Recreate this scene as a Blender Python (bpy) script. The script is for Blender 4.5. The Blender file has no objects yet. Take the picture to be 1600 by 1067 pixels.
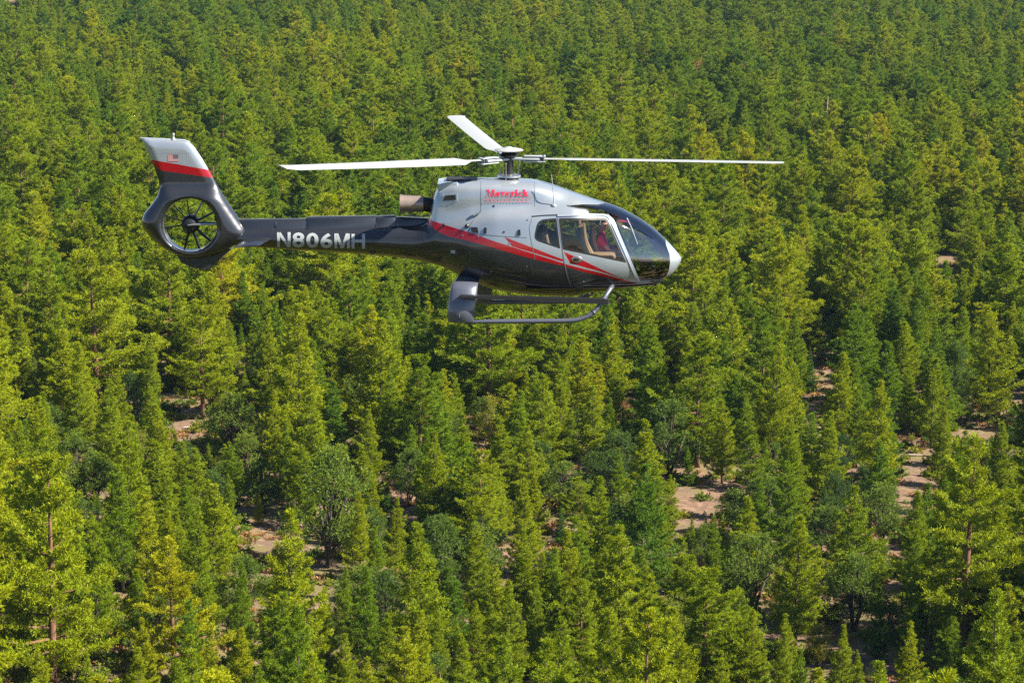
import bpy, bmesh, math, random
import numpy as np
from mathutils import Vector, Matrix, geometry as MG

R = math.radians
scene = bpy.context.scene
COL = scene.collection

# ------------------------------------------------------------------ camera
F_PX, CX, CY = 4300.0, 800.0, 533.5          # focal length in pixels of the 1600 px wide photograph
CAM = Vector((0.087, -53.4, 88.0))
PITCH = R(10.58)
cam_d = bpy.data.cameras.new('camera')
cam_d.sensor_width = 36.0
cam_d.lens = 36.0 * F_PX / 1600.0
cam_d.clip_start, cam_d.clip_end = 1.0, 30000.0
cam = bpy.data.objects.new('camera', cam_d)
COL.objects.link(cam)
cam.location = CAM
cam.rotation_euler = (R(90) - PITCH, 0, 0)
scene.camera = cam

# ------------------------------------------------------------------ sky, sun, exposure
SUN_AZ = R(-16)        # angle of the sun's direction from +X towards -Y (camera side)
SUN_EL = R(41)
world = bpy.data.worlds.new('World')
scene.world = world
world.use_nodes = True
wn = world.node_tree.nodes
wl = world.node_tree.links
wn.clear()
sky = wn.new('ShaderNodeTexSky')
sky.sky_type = 'NISHITA'
sky.sun_disc = False
sky.sun_elevation = SUN_EL
sun_dir = Vector((math.cos(SUN_EL) * math.cos(SUN_AZ), math.cos(SUN_EL) * math.sin(SUN_AZ), math.sin(SUN_EL)))
sky.sun_rotation = math.atan2(sun_dir.x, sun_dir.y)
sky.altitude = 2000
bg = wn.new('ShaderNodeBackground')
bg.inputs['Strength'].default_value = 0.05
wo = wn.new('ShaderNodeOutputWorld')
wl.new(sky.outputs[0], bg.inputs[0])
wl.new(bg.outputs[0], wo.inputs[0])
sun_d = bpy.data.lights.new('sun', 'SUN')
sun_d.energy = 5.0
sun_d.angle = R(0.5)
sun_d.color = (1.0, 0.89, 0.70)
sun = bpy.data.objects.new('sun', sun_d)
COL.objects.link(sun)
sun.location = (60, -40, 160)
sun.rotation_euler = sun_dir.to_track_quat('Z', 'Y').to_euler()
scene.view_settings.view_transform = 'Standard'
scene.view_settings.look = 'None'
scene.view_settings.gamma = 1.0
scene.view_settings.exposure = 1.72
scene.view_settings.use_curve_mapping = False
scene.cycles.use_denoising = False
scene.cycles.max_bounces = 6
scene.cycles.diffuse_bounces = 4
scene.cycles.glossy_bounces = 3
scene.cycles.transmission_bounces = 4
scene.cycles.transparent_max_bounces = 10
scene.cycles.volume_bounces = 0
scene.cycles.sample_clamp_indirect = 6.0

# ------------------------------------------------------------------ projection helpers (photo pixel <-> place)
cp, sp = math.cos(PITCH), math.sin(PITCH)


def unproj(px, py, Y):
    """point on the vertical plane y = Y seen at a pixel of the photograph"""
    dx, dz = (px - CX) / F_PX, -(py - CY) / F_PX
    d = (dx, cp + dz * sp, -sp + dz * cp)
    t = (Y - CAM.y) / d[1]
    return Vector((CAM.x + d[0] * t, Y, CAM.z + d[2] * t))


def ground_at(px, py, z=0.0):
    dx, dz = (px - CX) / F_PX, -(py - CY) / F_PX
    d = (dx, cp + dz * sp, -sp + dz * cp)
    t = (z - CAM.z) / d[2]
    return Vector((CAM.x + d[0] * t, CAM.y + d[1] * t, z))


def proj(x, y, z):
    x, y, z = x - CAM.x, y - CAM.y, z - CAM.z
    dep = y * cp - z * sp
    up = y * sp + z * cp
    return CX + F_PX * x / dep, CY - F_PX * up / dep


# ------------------------------------------------------------------ general helpers
def link(o, parent=None):
    COL.objects.link(o)
    if parent is not None:
        o.parent = parent
    return o


def tag(o, label=None, cat=None, group=None, kind=None):
    if label: o['label'] = label
    if cat: o['category'] = cat
    if group: o['group'] = group
    if kind: o['kind'] = kind
    return o


def mesh_obj(name, verts, faces, mats, parent=None, smooth=False, fm=None, normals=None):
    me = bpy.data.meshes.new(name)
    me.from_pydata([tuple(v) for v in verts], [], faces)
    for m in (mats if isinstance(mats, (list, tuple)) else [mats]):
        me.materials.append(m)
    if fm is not None:
        me.polygons.foreach_set('material_index', fm)
    if smooth:
        me.polygons.foreach_set('use_smooth', [True] * len(me.polygons))
    me.update()
    if normals is not None:
        me.normals_split_custom_set_from_vertices([tuple(n) for n in normals])
    return link(bpy.data.objects.new(name, me), parent)


def bm_obj(name, bm, mats, parent=None, smooth=True, sharp=35):
    me = bpy.data.meshes.new(name)
    bmesh.ops.recalc_face_normals(bm, faces=bm.faces)
    if smooth:
        for f in bm.faces: f.smooth = True
        for e in bm.edges:
            if len(e.link_faces) == 2 and e.calc_face_angle(0) > R(sharp): e.smooth = False
    bm.to_mesh(me)
    bm.free()
    for m in (mats if isinstance(mats, (list, tuple)) else [mats]):
        me.materials.append(m)
    return link(bpy.data.objects.new(name, me), parent)


def tube(bm, pts, rad, seg=10, cap=True):
    pts = [Vector(p) for p in pts]
    rad = [float(r) for r in rad] if isinstance(rad, (list, tuple)) else [float(rad)] * len(pts)
    rings = []
    up = None
    for i, p in enumerate(pts):
        d = (pts[min(i + 1, len(pts) - 1)] - pts[max(i - 1, 0)]).normalized()
        if up is None:
            up = d.orthogonal().normalized()
        up = (up - d * up.dot(d)).normalized()
        sd = d.cross(up)
        rings.append([bm.verts.new(p + rad[i] * (math.cos(a) * up + math.sin(a) * sd))
                      for a in [2 * math.pi * k / seg for k in range(seg)]])
    for a, b in zip(rings, rings[1:]):
        for k in range(seg):
            bm.faces.new((a[k], a[(k + 1) % seg], b[(k + 1) % seg], b[k]))
    if cap:
        bm.faces.new(rings[0][::-1])
        bm.faces.new(rings[-1])


def lathe(bm, prof, centre, axis='Z', seg=24):
    """prof: list of (radius, height) along the axis"""
    c = Vector(centre)
    rings = []
    for r, h in prof:
        ring = []
        for k in range(seg):
            a = 2 * math.pi * k / seg
            if axis == 'Z': v = Vector((r * math.cos(a), r * math.sin(a), h))
            elif axis == 'Y': v = Vector((r * math.cos(a), h, r * math.sin(a)))
            else: v = Vector((h, r * math.cos(a), r * math.sin(a)))
            ring.append(bm.verts.new(c + v))
        rings.append(ring)
    for a, b in zip(rings, rings[1:]):
        for k in range(seg):
            bm.faces.new((a[k], a[(k + 1) % seg], b[(k + 1) % seg], b[k]))
    bm.faces.new(rings[0][::-1])
    bm.faces.new(rings[-1])


def rbox(bm, lo, hi, bev=0.01, mat=None, seg=2):
    lo, hi = Vector(lo), Vector(hi)
    m = Matrix.Translation((lo + hi) / 2) @ Matrix.Diagonal((*(hi - lo), 1))
    if mat is not None: m = mat @ m
    r = bmesh.ops.create_cube(bm, size=1.0, matrix=m)
    if bev:
        es = list({e for v in r['verts'] for e in v.link_edges})
        bmesh.ops.bevel(bm, geom=es, offset=bev, segments=seg, affect='EDGES', profile=0.5)


# ------------------------------------------------------------------ materials
def mat(name):
    m = bpy.data.materials.new(name)
    m.use_nodes = True
    nt = m.node_tree
    return m, nt, nt.nodes['Principled BSDF'], nt.nodes['Material Output']


def N(nt, kind, **kw):
    n = nt.nodes.new(kind)
    for k, v in kw.items(): setattr(n, k, v)
    return n


def simple(name, col, rough=0.5, metal=0.0, coat=0.0, var=0.12, scale=8.0, bump=0.0):
    m, nt, b, out = mat(name)
    tc = N(nt, 'ShaderNodeTexCoord')
    no = N(nt, 'ShaderNodeTexNoise')
    no.inputs['Scale'].default_value = scale
    no.inputs['Detail'].default_value = 4
    nt.links.new(tc.outputs['Object'], no.inputs['Vector'])
    mr = N(nt, 'ShaderNodeMapRange')
    mr.inputs['To Min'].default_value = 1 - var
    mr.inputs['To Max'].default_value = 1 + var
    nt.links.new(no.outputs['Fac'], mr.inputs['Value'])
    mx = N(nt, 'ShaderNodeVectorMath', operation='SCALE')
    mx.inputs[0].default_value = col[:3]
    nt.links.new(mr.outputs[0], mx.inputs['Scale'])
    nt.links.new(mx.outputs[0], b.inputs['Base Color'])
    b.inputs['Roughness'].default_value = rough
    b.inputs['Metallic'].default_value = metal
    b.inputs['Coat Weight'].default_value = coat
    b.inputs['Coat Roughness'].default_value = 0.06
    if bump:
        bp = N(nt, 'ShaderNodeBump')
        bp.inputs['Strength'].default_value = bump
        bp.inputs['Distance'].default_value = 0.02
        nt.links.new(no.outputs['Fac'], bp.inputs['Height'])
        nt.links.new(bp.outputs[0], b.inputs['Normal'])
    return m


SILVER = (0.34, 0.395, 0.475)
CHAR = (0.031, 0.036, 0.050)
RED = (0.42, 0.003, 0.014)
M_silver = simple('silver_paint', SILVER, 0.38, 0.35, 0.5, 0.03, 3)
M_char = simple('charcoal_paint', CHAR, 0.34, 0.45, 0.7, 0.06, 3)
M_red = simple('red_paint', RED, 0.35, 0.0, 0.6, 0.04, 3)
M_white = simple('white_blade_paint', (0.30, 0.32, 0.345), 0.4, 0.0, 0.2, 0.04, 2)
M_letter = simple('white_lettering', (0.29, 0.33, 0.37), 0.5, 0.0, 0.0, 0.03, 5)
M_black = simple('black_rubber', (0.012, 0.012, 0.014), 0.5, 0, 0, 0.1)
M_seam = simple('grey_seam_line', (0.10, 0.11, 0.13), 0.6, 0, 0, 0.1)  # grey of the panel joints and small rivet heads
M_seamd = simple('dark_seam_line', (0.025, 0.026, 0.03), 0.6, 0, 0, 0.1)
M_steel = simple('steel', (0.45, 0.46, 0.48), 0.3, 0.9, 0, 0.1, 20)
M_dsteel = simple('dark_steel', (0.035, 0.038, 0.045), 0.4, 0.6, 0, 0.15, 20)
M_bluegrey = simple('blue_grey_paint', (0.095, 0.108, 0.155), 0.35, 0.3, 0.5, 0.06, 5)
M_exh = simple('heat_stained_metal', (0.34, 0.27, 0.245), 0.38, 0.6, 0, 0.3, 9)
M_exhd = simple('sooty_metal', (0.03, 0.03, 0.033), 0.6, 0.4, 0, 0.3, 9)
M_lining = simple('grey_cabin_lining', (0.09, 0.085, 0.08), 0.8, 0, 0, 0.15, 12)
M_tan = simple('tan_leather', (0.36, 0.22, 0.12), 0.55, 0, 0, 0.08, 15)
M_trim = simple('dark_trim', (0.03, 0.03, 0.033), 0.6, 0, 0, 0.1, 15)
M_panel = simple('instrument_panel', (0.02, 0.02, 0.022), 0.5, 0, 0, 0.2, 25)
M_skin = simple('skin', (0.58, 0.31, 0.20), 0.5, 0, 0, 0.06, 20)
M_shirt = simple('red_shirt', (0.66, 0.025, 0.10), 0.8, 0, 0, 0.12, 14)
M_jeans = simple('blue_jeans', (0.10, 0.17, 0.26), 0.85, 0, 0, 0.2, 18)
M_hair = simple('dark_hair', (0.02, 0.014, 0.01), 0.7, 0, 0, 0.2, 30)
M_fwhite = simple('flag_white', (0.42, 0.38, 0.40), 0.5)
M_fred = simple('flag_red', (0.36, 0.03, 0.045), 0.5)
M_fblue = simple('flag_blue', (0.018, 0.026, 0.045), 0.5)
M_rtext = simple('red_lettering', (0.62, 0.006, 0.05), 0.5, 0, 0, 0.03)
M_rtext2 = simple('pale_red_lettering', (0.58, 0.14, 0.22), 0.5, 0, 0, 0.03)


def glass(name, tint, rough=0.02, ior=1.45, floor=0.02):
    m, nt, b, out = mat(name)
    nt.nodes.remove(b)
    tr = N(nt, 'ShaderNodeBsdfTransparent')
    tr.inputs['Color'].default_value = (*tint, 1)
    gl = N(nt, 'ShaderNodeBsdfGlossy')
    gl.inputs['Roughness'].default_value = rough
    gl.inputs['Color'].default_value = (0.9, 0.93, 1.0, 1)
    fr = N(nt, 'ShaderNodeFresnel')
    fr.inputs['IOR'].default_value = ior
    mr = N(nt, 'ShaderNodeMapRange')
    mr.inputs['To Min'].default_value = floor
    mr.inputs['To Max'].default_value = 1.0
    nt.links.new(fr.outputs[0], mr.inputs['Value'])
    mx = N(nt, 'ShaderNodeMixShader')
    nt.links.new(mr.outputs[0], mx.inputs[0])
    nt.links.new(tr.outputs[0], mx.inputs[1])
    nt.links.new(gl.outputs[0], mx.inputs[2])
    nt.links.new(mx.outputs[0], out.inputs[0])
    return m


M_glass = glass('window_glass', (0.72, 0.76, 0.78))
M_wind = glass('windshield_glass', (0.66, 0.74, 0.80), 0.03, 1.7, 0.09)


def paint(name, x0, x1, z0, z1, curves):
    """livery paint: colour by height against boundary curves z(x) of the object; curves: dict low, up, slow, sup"""
    m, nt, b, out = mat(name)
    L = nt.links.new
    tc = N(nt, 'ShaderNodeTexCoord')
    sx = N(nt, 'ShaderNodeSeparateXYZ')
    L(tc.outputs['Object'], sx.inputs[0])
    xr = N(nt, 'ShaderNodeMapRange')
    xr.inputs['From Min'].default_value, xr.inputs['From Max'].default_value = x0, x1
    L(sx.outputs['X'], xr.inputs['Value'])
    zr = N(nt, 'ShaderNodeMapRange')
    zr.inputs['From Min'].default_value, zr.inputs['From Max'].default_value = z0, z1
    L(sx.outputs['Z'], zr.inputs['Value'])

    def above(pts):
        fc = N(nt, 'ShaderNodeFloatCurve')
        c = fc.mapping.curves[0]
        pp = sorted([((x - x0) / (x1 - x0), (z - z0) / (z1 - z0)) for x, z in pts])
        pp = [p for p in pp if 0 <= p[0] <= 1]
        if pp[0][0] > 0: pp.insert(0, (0.0, pp[0][1]))
        if pp[-1][0] < 1: pp.append((1.0, pp[-1][1]))
        while len(c.points) < len(pp): c.points.new(0.5, 0.5)
        for q, (x, z) in zip(c.points, pp):
            q.location = (x, z)
            q.handle_type = 'VECTOR'
        fc.mapping.update()
        L(xr.outputs[0], fc.inputs['Value'])
        g = N(nt, 'ShaderNodeMath', operation='GREATER_THAN')
        L(zr.outputs[0], g.inputs[0])
        L(fc.outputs[0], g.inputs[1])
        return g.outputs[0]

    def mixc(fac, a, bcol):
        mx = N(nt, 'ShaderNodeMix', data_type='RGBA')
        L(fac, mx.inputs['Factor'])
        for k, v in ((6, a), (7, bcol)):
            if isinstance(v, tuple): mx.inputs[k].default_value = (*v, 1)
            else: L(v, mx.inputs[k])
        return mx.outputs[2]

    c = mixc(above(curves['low']), CHAR, RED)
    up = above(curves['up'])
    c = mixc(up, c, SILVER)
    if 'slow' in curves:
        inv_ = N(nt, 'ShaderNodeMath', operation='SUBTRACT')
        inv_.inputs[0].default_value = 1.0
        L(above(curves['sup']), inv_.inputs[1])
        bt = N(nt, 'ShaderNodeMath', operation='MULTIPLY')
        L(above(curves['slow']), bt.inputs[0])
        L(inv_.outputs[0], bt.inputs[1])
        c = mixc(bt.outputs[0], c, RED)
    no = N(nt, 'ShaderNodeTexNoise')
    no.inputs['Scale'].default_value = 2.5
    no.inputs['Detail'].default_value = 5
    L(tc.outputs['Object'], no.inputs['Vector'])
    mr = N(nt, 'ShaderNodeMapRange')
    mr.inputs['To Min'].default_value, mr.inputs['To Max'].default_value = 0.95, 1.05
    L(no.outputs['Fac'], mr.inputs['Value'])
    vs = N(nt, 'ShaderNodeVectorMath', operation='SCALE')
    L(c, vs.inputs[0])
    L(mr.outputs[0], vs.inputs['Scale'])
    L(vs.outputs[0], b.inputs['Base Color'])
    b.inputs['Metallic'].default_value = 0.55
    r2 = N(nt, 'ShaderNodeMapRange')
    r2.inputs['To Min'].default_value, r2.inputs['To Max'].default_value = 0.32, 0.42
    L(no.outputs['Fac'], r2.inputs['Value'])
    L(r2.outputs[0], b.inputs['Roughness'])
    b.inputs['Coat Weight'].default_value = 0.9
    b.inputs['Coat Roughness'].default_value = 0.05
    return m


def foliage(name, stops, trans=0.3):
    """needle material; the instance's own 'tint' picks the species colour plus a painted darkening with distance, 'tone' varies along the crown"""
    m, nt, b, out = mat(name)
    L = nt.links.new
    nt.nodes.remove(b)
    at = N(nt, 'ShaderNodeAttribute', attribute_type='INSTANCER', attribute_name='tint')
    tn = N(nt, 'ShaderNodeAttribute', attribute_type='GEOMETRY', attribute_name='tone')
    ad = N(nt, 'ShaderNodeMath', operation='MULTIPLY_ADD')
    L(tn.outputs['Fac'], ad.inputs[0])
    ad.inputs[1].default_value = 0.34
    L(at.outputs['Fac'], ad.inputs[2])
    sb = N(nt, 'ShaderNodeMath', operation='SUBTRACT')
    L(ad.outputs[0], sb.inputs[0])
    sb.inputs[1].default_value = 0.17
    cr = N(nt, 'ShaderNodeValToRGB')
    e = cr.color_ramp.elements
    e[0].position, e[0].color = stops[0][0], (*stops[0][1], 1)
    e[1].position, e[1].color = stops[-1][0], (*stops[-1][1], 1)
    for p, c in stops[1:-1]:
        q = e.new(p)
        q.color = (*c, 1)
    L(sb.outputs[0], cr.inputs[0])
    df = N(nt, 'ShaderNodeBsdfDiffuse')
    L(cr.outputs[0], df.inputs['Color'])
    tl = N(nt, 'ShaderNodeBsdfTranslucent')
    hs = N(nt, 'ShaderNodeHueSaturation')
    hs.inputs['Hue'].default_value = 0.485
    hs.inputs['Saturation'].default_value = 1.05
    hs.inputs['Value'].default_value = 1.25
    L(cr.outputs[0], hs.inputs['Color'])
    L(hs.outputs[0], tl.inputs['Color'])
    mx = N(nt, 'ShaderNodeMixShader')
    mx.inputs[0].default_value = trans
    L(df.outputs[0], mx.inputs[1])
    L(tl.outputs[0], mx.inputs[2])
    gl = N(nt, 'ShaderNodeBsdfGlossy')
    gl.inputs['Roughness'].default_value = 0.5
    gl.inputs['Color'].default_value = (0.9, 0.95, 0.7, 1)
    m2 = N(nt, 'ShaderNodeMixShader')
    m2.inputs[0].default_value = 0.01
    L(mx.outputs[0], m2.inputs[1])
    L(gl.outputs[0], m2.inputs[2])
    L(m2.outputs[0], out.inputs[0])
    return m


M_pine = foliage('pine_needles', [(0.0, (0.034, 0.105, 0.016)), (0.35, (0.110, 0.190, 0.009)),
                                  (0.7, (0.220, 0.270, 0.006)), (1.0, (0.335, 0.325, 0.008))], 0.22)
M_juni = foliage('juniper_scales', [(0.0, (0.035, 0.080, 0.025)), (0.5, (0.115, 0.180, 0.024)),
                                    (1.0, (0.26, 0.250, 0.03))], 0.28)
M_dead = foliage('dry_needles', [(0.0, (0.22, 0.12, 0.055)), (1.0, (0.36, 0.22, 0.10))], 0.2)
M_bark = simple('pine_bark', (0.15, 0.075, 0.045), 0.9, 0, 0, 0.5, 3, 0.5)
M_barkd = simple('dark_bark', (0.075, 0.055, 0.045), 0.9, 0, 0, 0.4, 4, 0.5)
M_log = simple('bleached_wood', (0.36, 0.30, 0.25), 0.85, 0, 0, 0.3, 5, 0.4)


def ground_mat():
    m, nt, b, out = mat('forest_floor')
    L = nt.links.new
    tc = N(nt, 'ShaderNodeTexCoord')

    def noise(sc, det=5, rough=0.6):
        n = N(nt, 'ShaderNodeTexNoise')
        n.inputs['Scale'].default_value = sc
        n.inputs['Detail'].default_value = det
        n.inputs['Roughness'].default_value = rough
        L(tc.outputs['Object'], n.inputs['Vector'])
        return n.outputs['Fac']

    def ramp(f, stops):
        cr = N(nt, 'ShaderNodeValToRGB')
        e = cr.color_ramp.elements
        e[0].position, e[0].color = stops[0][0], (*stops[0][1], 1)
        e[1].position, e[1].color = stops[-1][0], (*stops[-1][1], 1)
        for p, c in stops[1:-1]:
            e.new(p).color = (*c, 1)
        L(f, cr.inputs[0])
        return cr.outputs[0]

    def mix(f, a, c, t='MIX'):
        mx = N(nt, 'ShaderNodeMix', data_type='RGBA', blend_type=t)
        L(f, mx.inputs['Factor'])
        L(a, mx.inputs[6])
        L(c, mx.inputs[7])
        return mx.outputs[2]

    soil = ramp(noise(0.9, 8, 0.7), [(0.3, (0.075, 0.042, 0.03)), (0.5, (0.165, 0.10, 0.068)), (0.7, (0.30, 0.215, 0.155))])
    grass = ramp(noise(2.2, 8, 0.75), [(0.3, (0.06, 0.06, 0.02)), (0.55, (0.15, 0.125, 0.045)), (0.75, (0.29, 0.24, 0.11))])
    litter = ramp(noise(3.0, 8, 0.8), [(0.3, (0.06, 0.04, 0.03)), (0.7, (0.19, 0.125, 0.09))])
    msk = ramp(noise(0.11, 5, 0.7), [(0.47, (0, 0, 0)), (0.56, (1, 1, 1))])
    msk2 = ramp(noise(0.23, 6, 0.75), [(0.5, (0, 0, 0)), (0.6, (1, 1, 1))])
    c = mix(msk, soil, grass)
    c = mix(msk2, c, litter)
    L(c, b.inputs['Base Color'])
    b.inputs['Roughness'].default_value = 0.95
    bp = N(nt, 'ShaderNodeBump')
    bp.inputs['Strength'].default_value = 0.8
    bp.inputs['Distance'].default_value = 0.15
    L(noise(2.5, 8, 0.75), bp.inputs['Height'])
    L(bp.outputs[0], b.inputs['Normal'])
    return m


M_ground = ground_mat()


# ------------------------------------------------------------------ ground
def gz(x, y):
    return (0.9 * math.sin(x * 0.021 + 1.3) * math.sin(y * 0.017 + 0.4) + 0.5 * math.sin(x * 0.05 + y * 0.043)
            + 0.22 * math.sin(x * 0.16 - y * 0.11 + 2.0))


def build_ground():
    xs = sorted(set(list(np.linspace(-600, 600, 220)) + [-9000, -4000, -1500, -800, 800, 1500, 4000, 9000]))
    ys = sorted(set(list(np.linspace(90, 2200, 330)) + [-6000, -2000, -500, 2600, 3800, 7000, 16000]))
    vs = [(x, y, gz(x, y)) for y in ys for x in xs]
    n = len(xs)
    fs = [(j * n + i, j * n + i + 1, (j + 1) * n + i + 1, (j + 1) * n + i) for j in range(len(ys) - 1) for i in range(n - 1)]
    o = mesh_obj('ground', vs, fs, M_ground, None, True)
    tag(o, kind='structure')


build_ground()

# ------------------------------------------------------------------ tree meshes
rng = np.random.default_rng(11)


def tufts_mesh(name, cen, dirs, size, tone, blades, width, material, spread=0.9):
    """every tuft is a burst of short needle fans round its own direction"""
    n = len(cen)
    cen, dirs = np.repeat(cen, blades, 0), np.repeat(dirs, blades, 0)
    size, tone = np.repeat(size, blades), np.repeat(tone, blades)
    d = dirs + rng.normal(0, spread, cen.shape)
    d /= np.linalg.norm(d, axis=1)[:, None] + 1e-9
    sd = np.cross(d, rng.normal(0, 1, cen.shape))
    sd /= np.linalg.norm(sd, axis=1)[:, None] + 1e-9
    ln = (size * rng.uniform(0.65, 1.15, len(size)))[:, None]
    w = (size * width * rng.uniform(0.7, 1.3, len(size)))[:, None]
    a = cen - d * ln * 0.12
    m1 = cen + d * ln * 0.75 + sd * w
    m2 = cen + d * ln * 1.0 - sd * w * 0.9
    V = np.empty((len(cen) * 3, 3), np.float32)
    V[0::3], V[1::3], V[2::3] = a, m1, m2
    me = bpy.data.meshes.new(name)
    k = len(cen)
    me.vertices.add(k * 3)
    me.vertices.foreach_set('co', V.ravel())
    me.loops.add(k * 3)
    me.loops.foreach_set('vertex_index', np.arange(k * 3, dtype=np.int32))
    me.polygons.add(k)
    me.polygons.foreach_set('loop_start', np.arange(0, k * 3, 3, dtype=np.int32))
    me.update()
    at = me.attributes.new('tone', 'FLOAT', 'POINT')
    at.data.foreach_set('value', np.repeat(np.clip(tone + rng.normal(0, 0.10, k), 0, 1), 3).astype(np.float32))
    me.materials.append(material)
    return me


def stick_mesh(name, limbs, material):
    """limbs: list of (points, radii, segments)"""
    bm = bmesh.new()
    for pts, rad, seg in limbs:
        tube(bm, pts, rad, seg, cap=True)
    me = bpy.data.meshes.new(name)
    for f in bm.faces: f.smooth = True
    bm.to_mesh(me)
    bm.free()
    me.materials.append(material)
    return me


def make_pine(kind, seed):
    """a pine 15 m tall; kind: mature (open, rounded, bare lower trunk), middle (conical), young (slender cone)"""
    g = np.random.default_rng(seed)
    H = 15.0
    bend = g.normal(0, 0.25, 2)

    def axis(t):
        return np.array([bend[0] * math.sin(t * 2.5), bend[1] * math.sin(t * 2.1 + 0.5) - bend[1] * math.sin(0.5), t * H])

    if kind == 'mature': t0, lmax, pw, nwh, tn, sz = 0.20, 3.75, 0.78, 18, 27.0, 0.31
    elif kind == 'middle': t0, lmax, pw, nwh, tn, sz = 0.11, 3.3, 0.96, 22, 18.0, 0.36
    else: t0, lmax, pw, nwh, tn, sz = 0.05, 2.9, 1.02, 24, 16.0, 0.35
    ph = g.uniform(0, 6.283, 6)
    wob = 0.24 if kind == 'mature' else 0.13
    cen, dr, siz, ton = [], [], [], []
    limbs = []
    for i in range(nwh):
        t = t0 + (1 - t0) * (i + g.uniform(-0.35, 0.35)) / nwh
        t = min(max(t, t0), 0.985)
        u = (t - t0) / (1 - t0)
        body = (1 - u) ** pw
        low = min(1.0, 0.55 + u * 3.2) if kind != 'young' else min(1.0, 0.8 + u * 2)
        L0 = lmax * body * low + 0.16
        nb = int(g.integers(4, 7)) if u < 0.85 else 4
        a0 = g.uniform(0, 6.28)
        for k in range(nb):
            a = a0 + k * 6.283 / nb + g.normal(0, 0.25)
            L = L0 * g.uniform(0.62, 1.18) * (1 + wob * (math.sin(a + ph[0] + t * 5) + math.sin(2 * a + ph[1] - t * 9) + math.sin(t * 26 + ph[2] + math.sin(a + ph[3]) * 1.5)))
            if kind == 'mature' and g.random() < 0.14: L *= 0.45
            if kind != 'young' and g.random() < 0.05: continue
            el = (-0.12 if kind == 'mature' else 0.02) + 0.75 * u ** 1.5 + g.normal(0, 0.10)
            curl = 0.28 + 0.1 * g.random()
            p0 = axis(t)
            ca, sa = math.cos(a), math.sin(a)

            def br(q):
                return p0 + np.array([ca * L * q * math.cos(el), sa * L * q * math.cos(el), L * (q * math.sin(el) + curl * q * q)])

            if L > 0.9:
                limbs.append(([br(0), br(0.35), br(0.85)], [0.02 + 0.016 * L, 0.014 + 0.009 * L, 0.008], 3))
            nt_ = max(3, int(L * tn * (1.0 if kind != 'mature' else 1.1)))
            q = 1 - g.random(nt_) ** 1.6 * (0.70 if kind == 'mature' else 0.85)
            lat = g.normal(0, 0.25, nt_) * L * (1.15 - 0.75 * q) + g.normal(0, 0.12, nt_)
            ver = g.normal(0.02, 0.10, nt_) + 0.05
            for qq, la, ve in zip(q, lat, ver):
                c = br(qq) + np.array([-sa * la, ca * la, ve])
                cen.append(c)
                dr.append([ca * 0.75 - sa * la * 0.3, sa * 0.75 + ca * la * 0.3, 0.65 + 0.4 * u])
                siz.append(sz * g.uniform(0.75, 1.2) * (0.8 + 0.2 * min(1, L)))
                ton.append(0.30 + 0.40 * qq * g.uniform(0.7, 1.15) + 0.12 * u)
    for i in range(26):       # leader
        t = 0.955 + 0.045 * i / 25
        cen.append(axis(t) + np.append(g.normal(0, 0.10, 2), 0))
        dr.append([g.normal(0, 0.5), g.normal(0, 0.5), 1.2])
        siz.append(0.36)
        ton.append(0.7)
    cen = np.array(cen)
    crown = tufts_mesh('pine_crown_' + kind, cen, np.array(dr), np.array(siz), np.array(ton), 12, 0.075, M_pine, 0.9)
    r0 = {'mature': 0.30, 'middle': 0.21, 'young': 0.15}[kind]
    tr = [(tuple(axis(t)) if t > 0 else (0, 0, -0.5)) for t in np.linspace(0, 0.97, 9)]
    limbs.insert(0, (tr, [r0 * (1 - 0.93 * t) for t in np.linspace(0, 0.97, 9)], 8))
    for i in range(7 if kind == 'mature' else 4):   # dead stubs on the bare lower trunk
        t = g.uniform(0.07, t0 + 0.12)
        a = g.uniform(0, 6.28)
        l = g.uniform(0.5, 1.5)
        p = axis(t)
        limbs.append(([p, p + np.array([math.cos(a) * l, math.sin(a) * l, g.uniform(-0.15, 0.15)])], [0.035, 0.01], 3))
    trunk = stick_mesh('pine_trunk_' + kind, limbs, M_bark if kind == 'mature' else M_barkd)
    return trunk, crown


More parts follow.
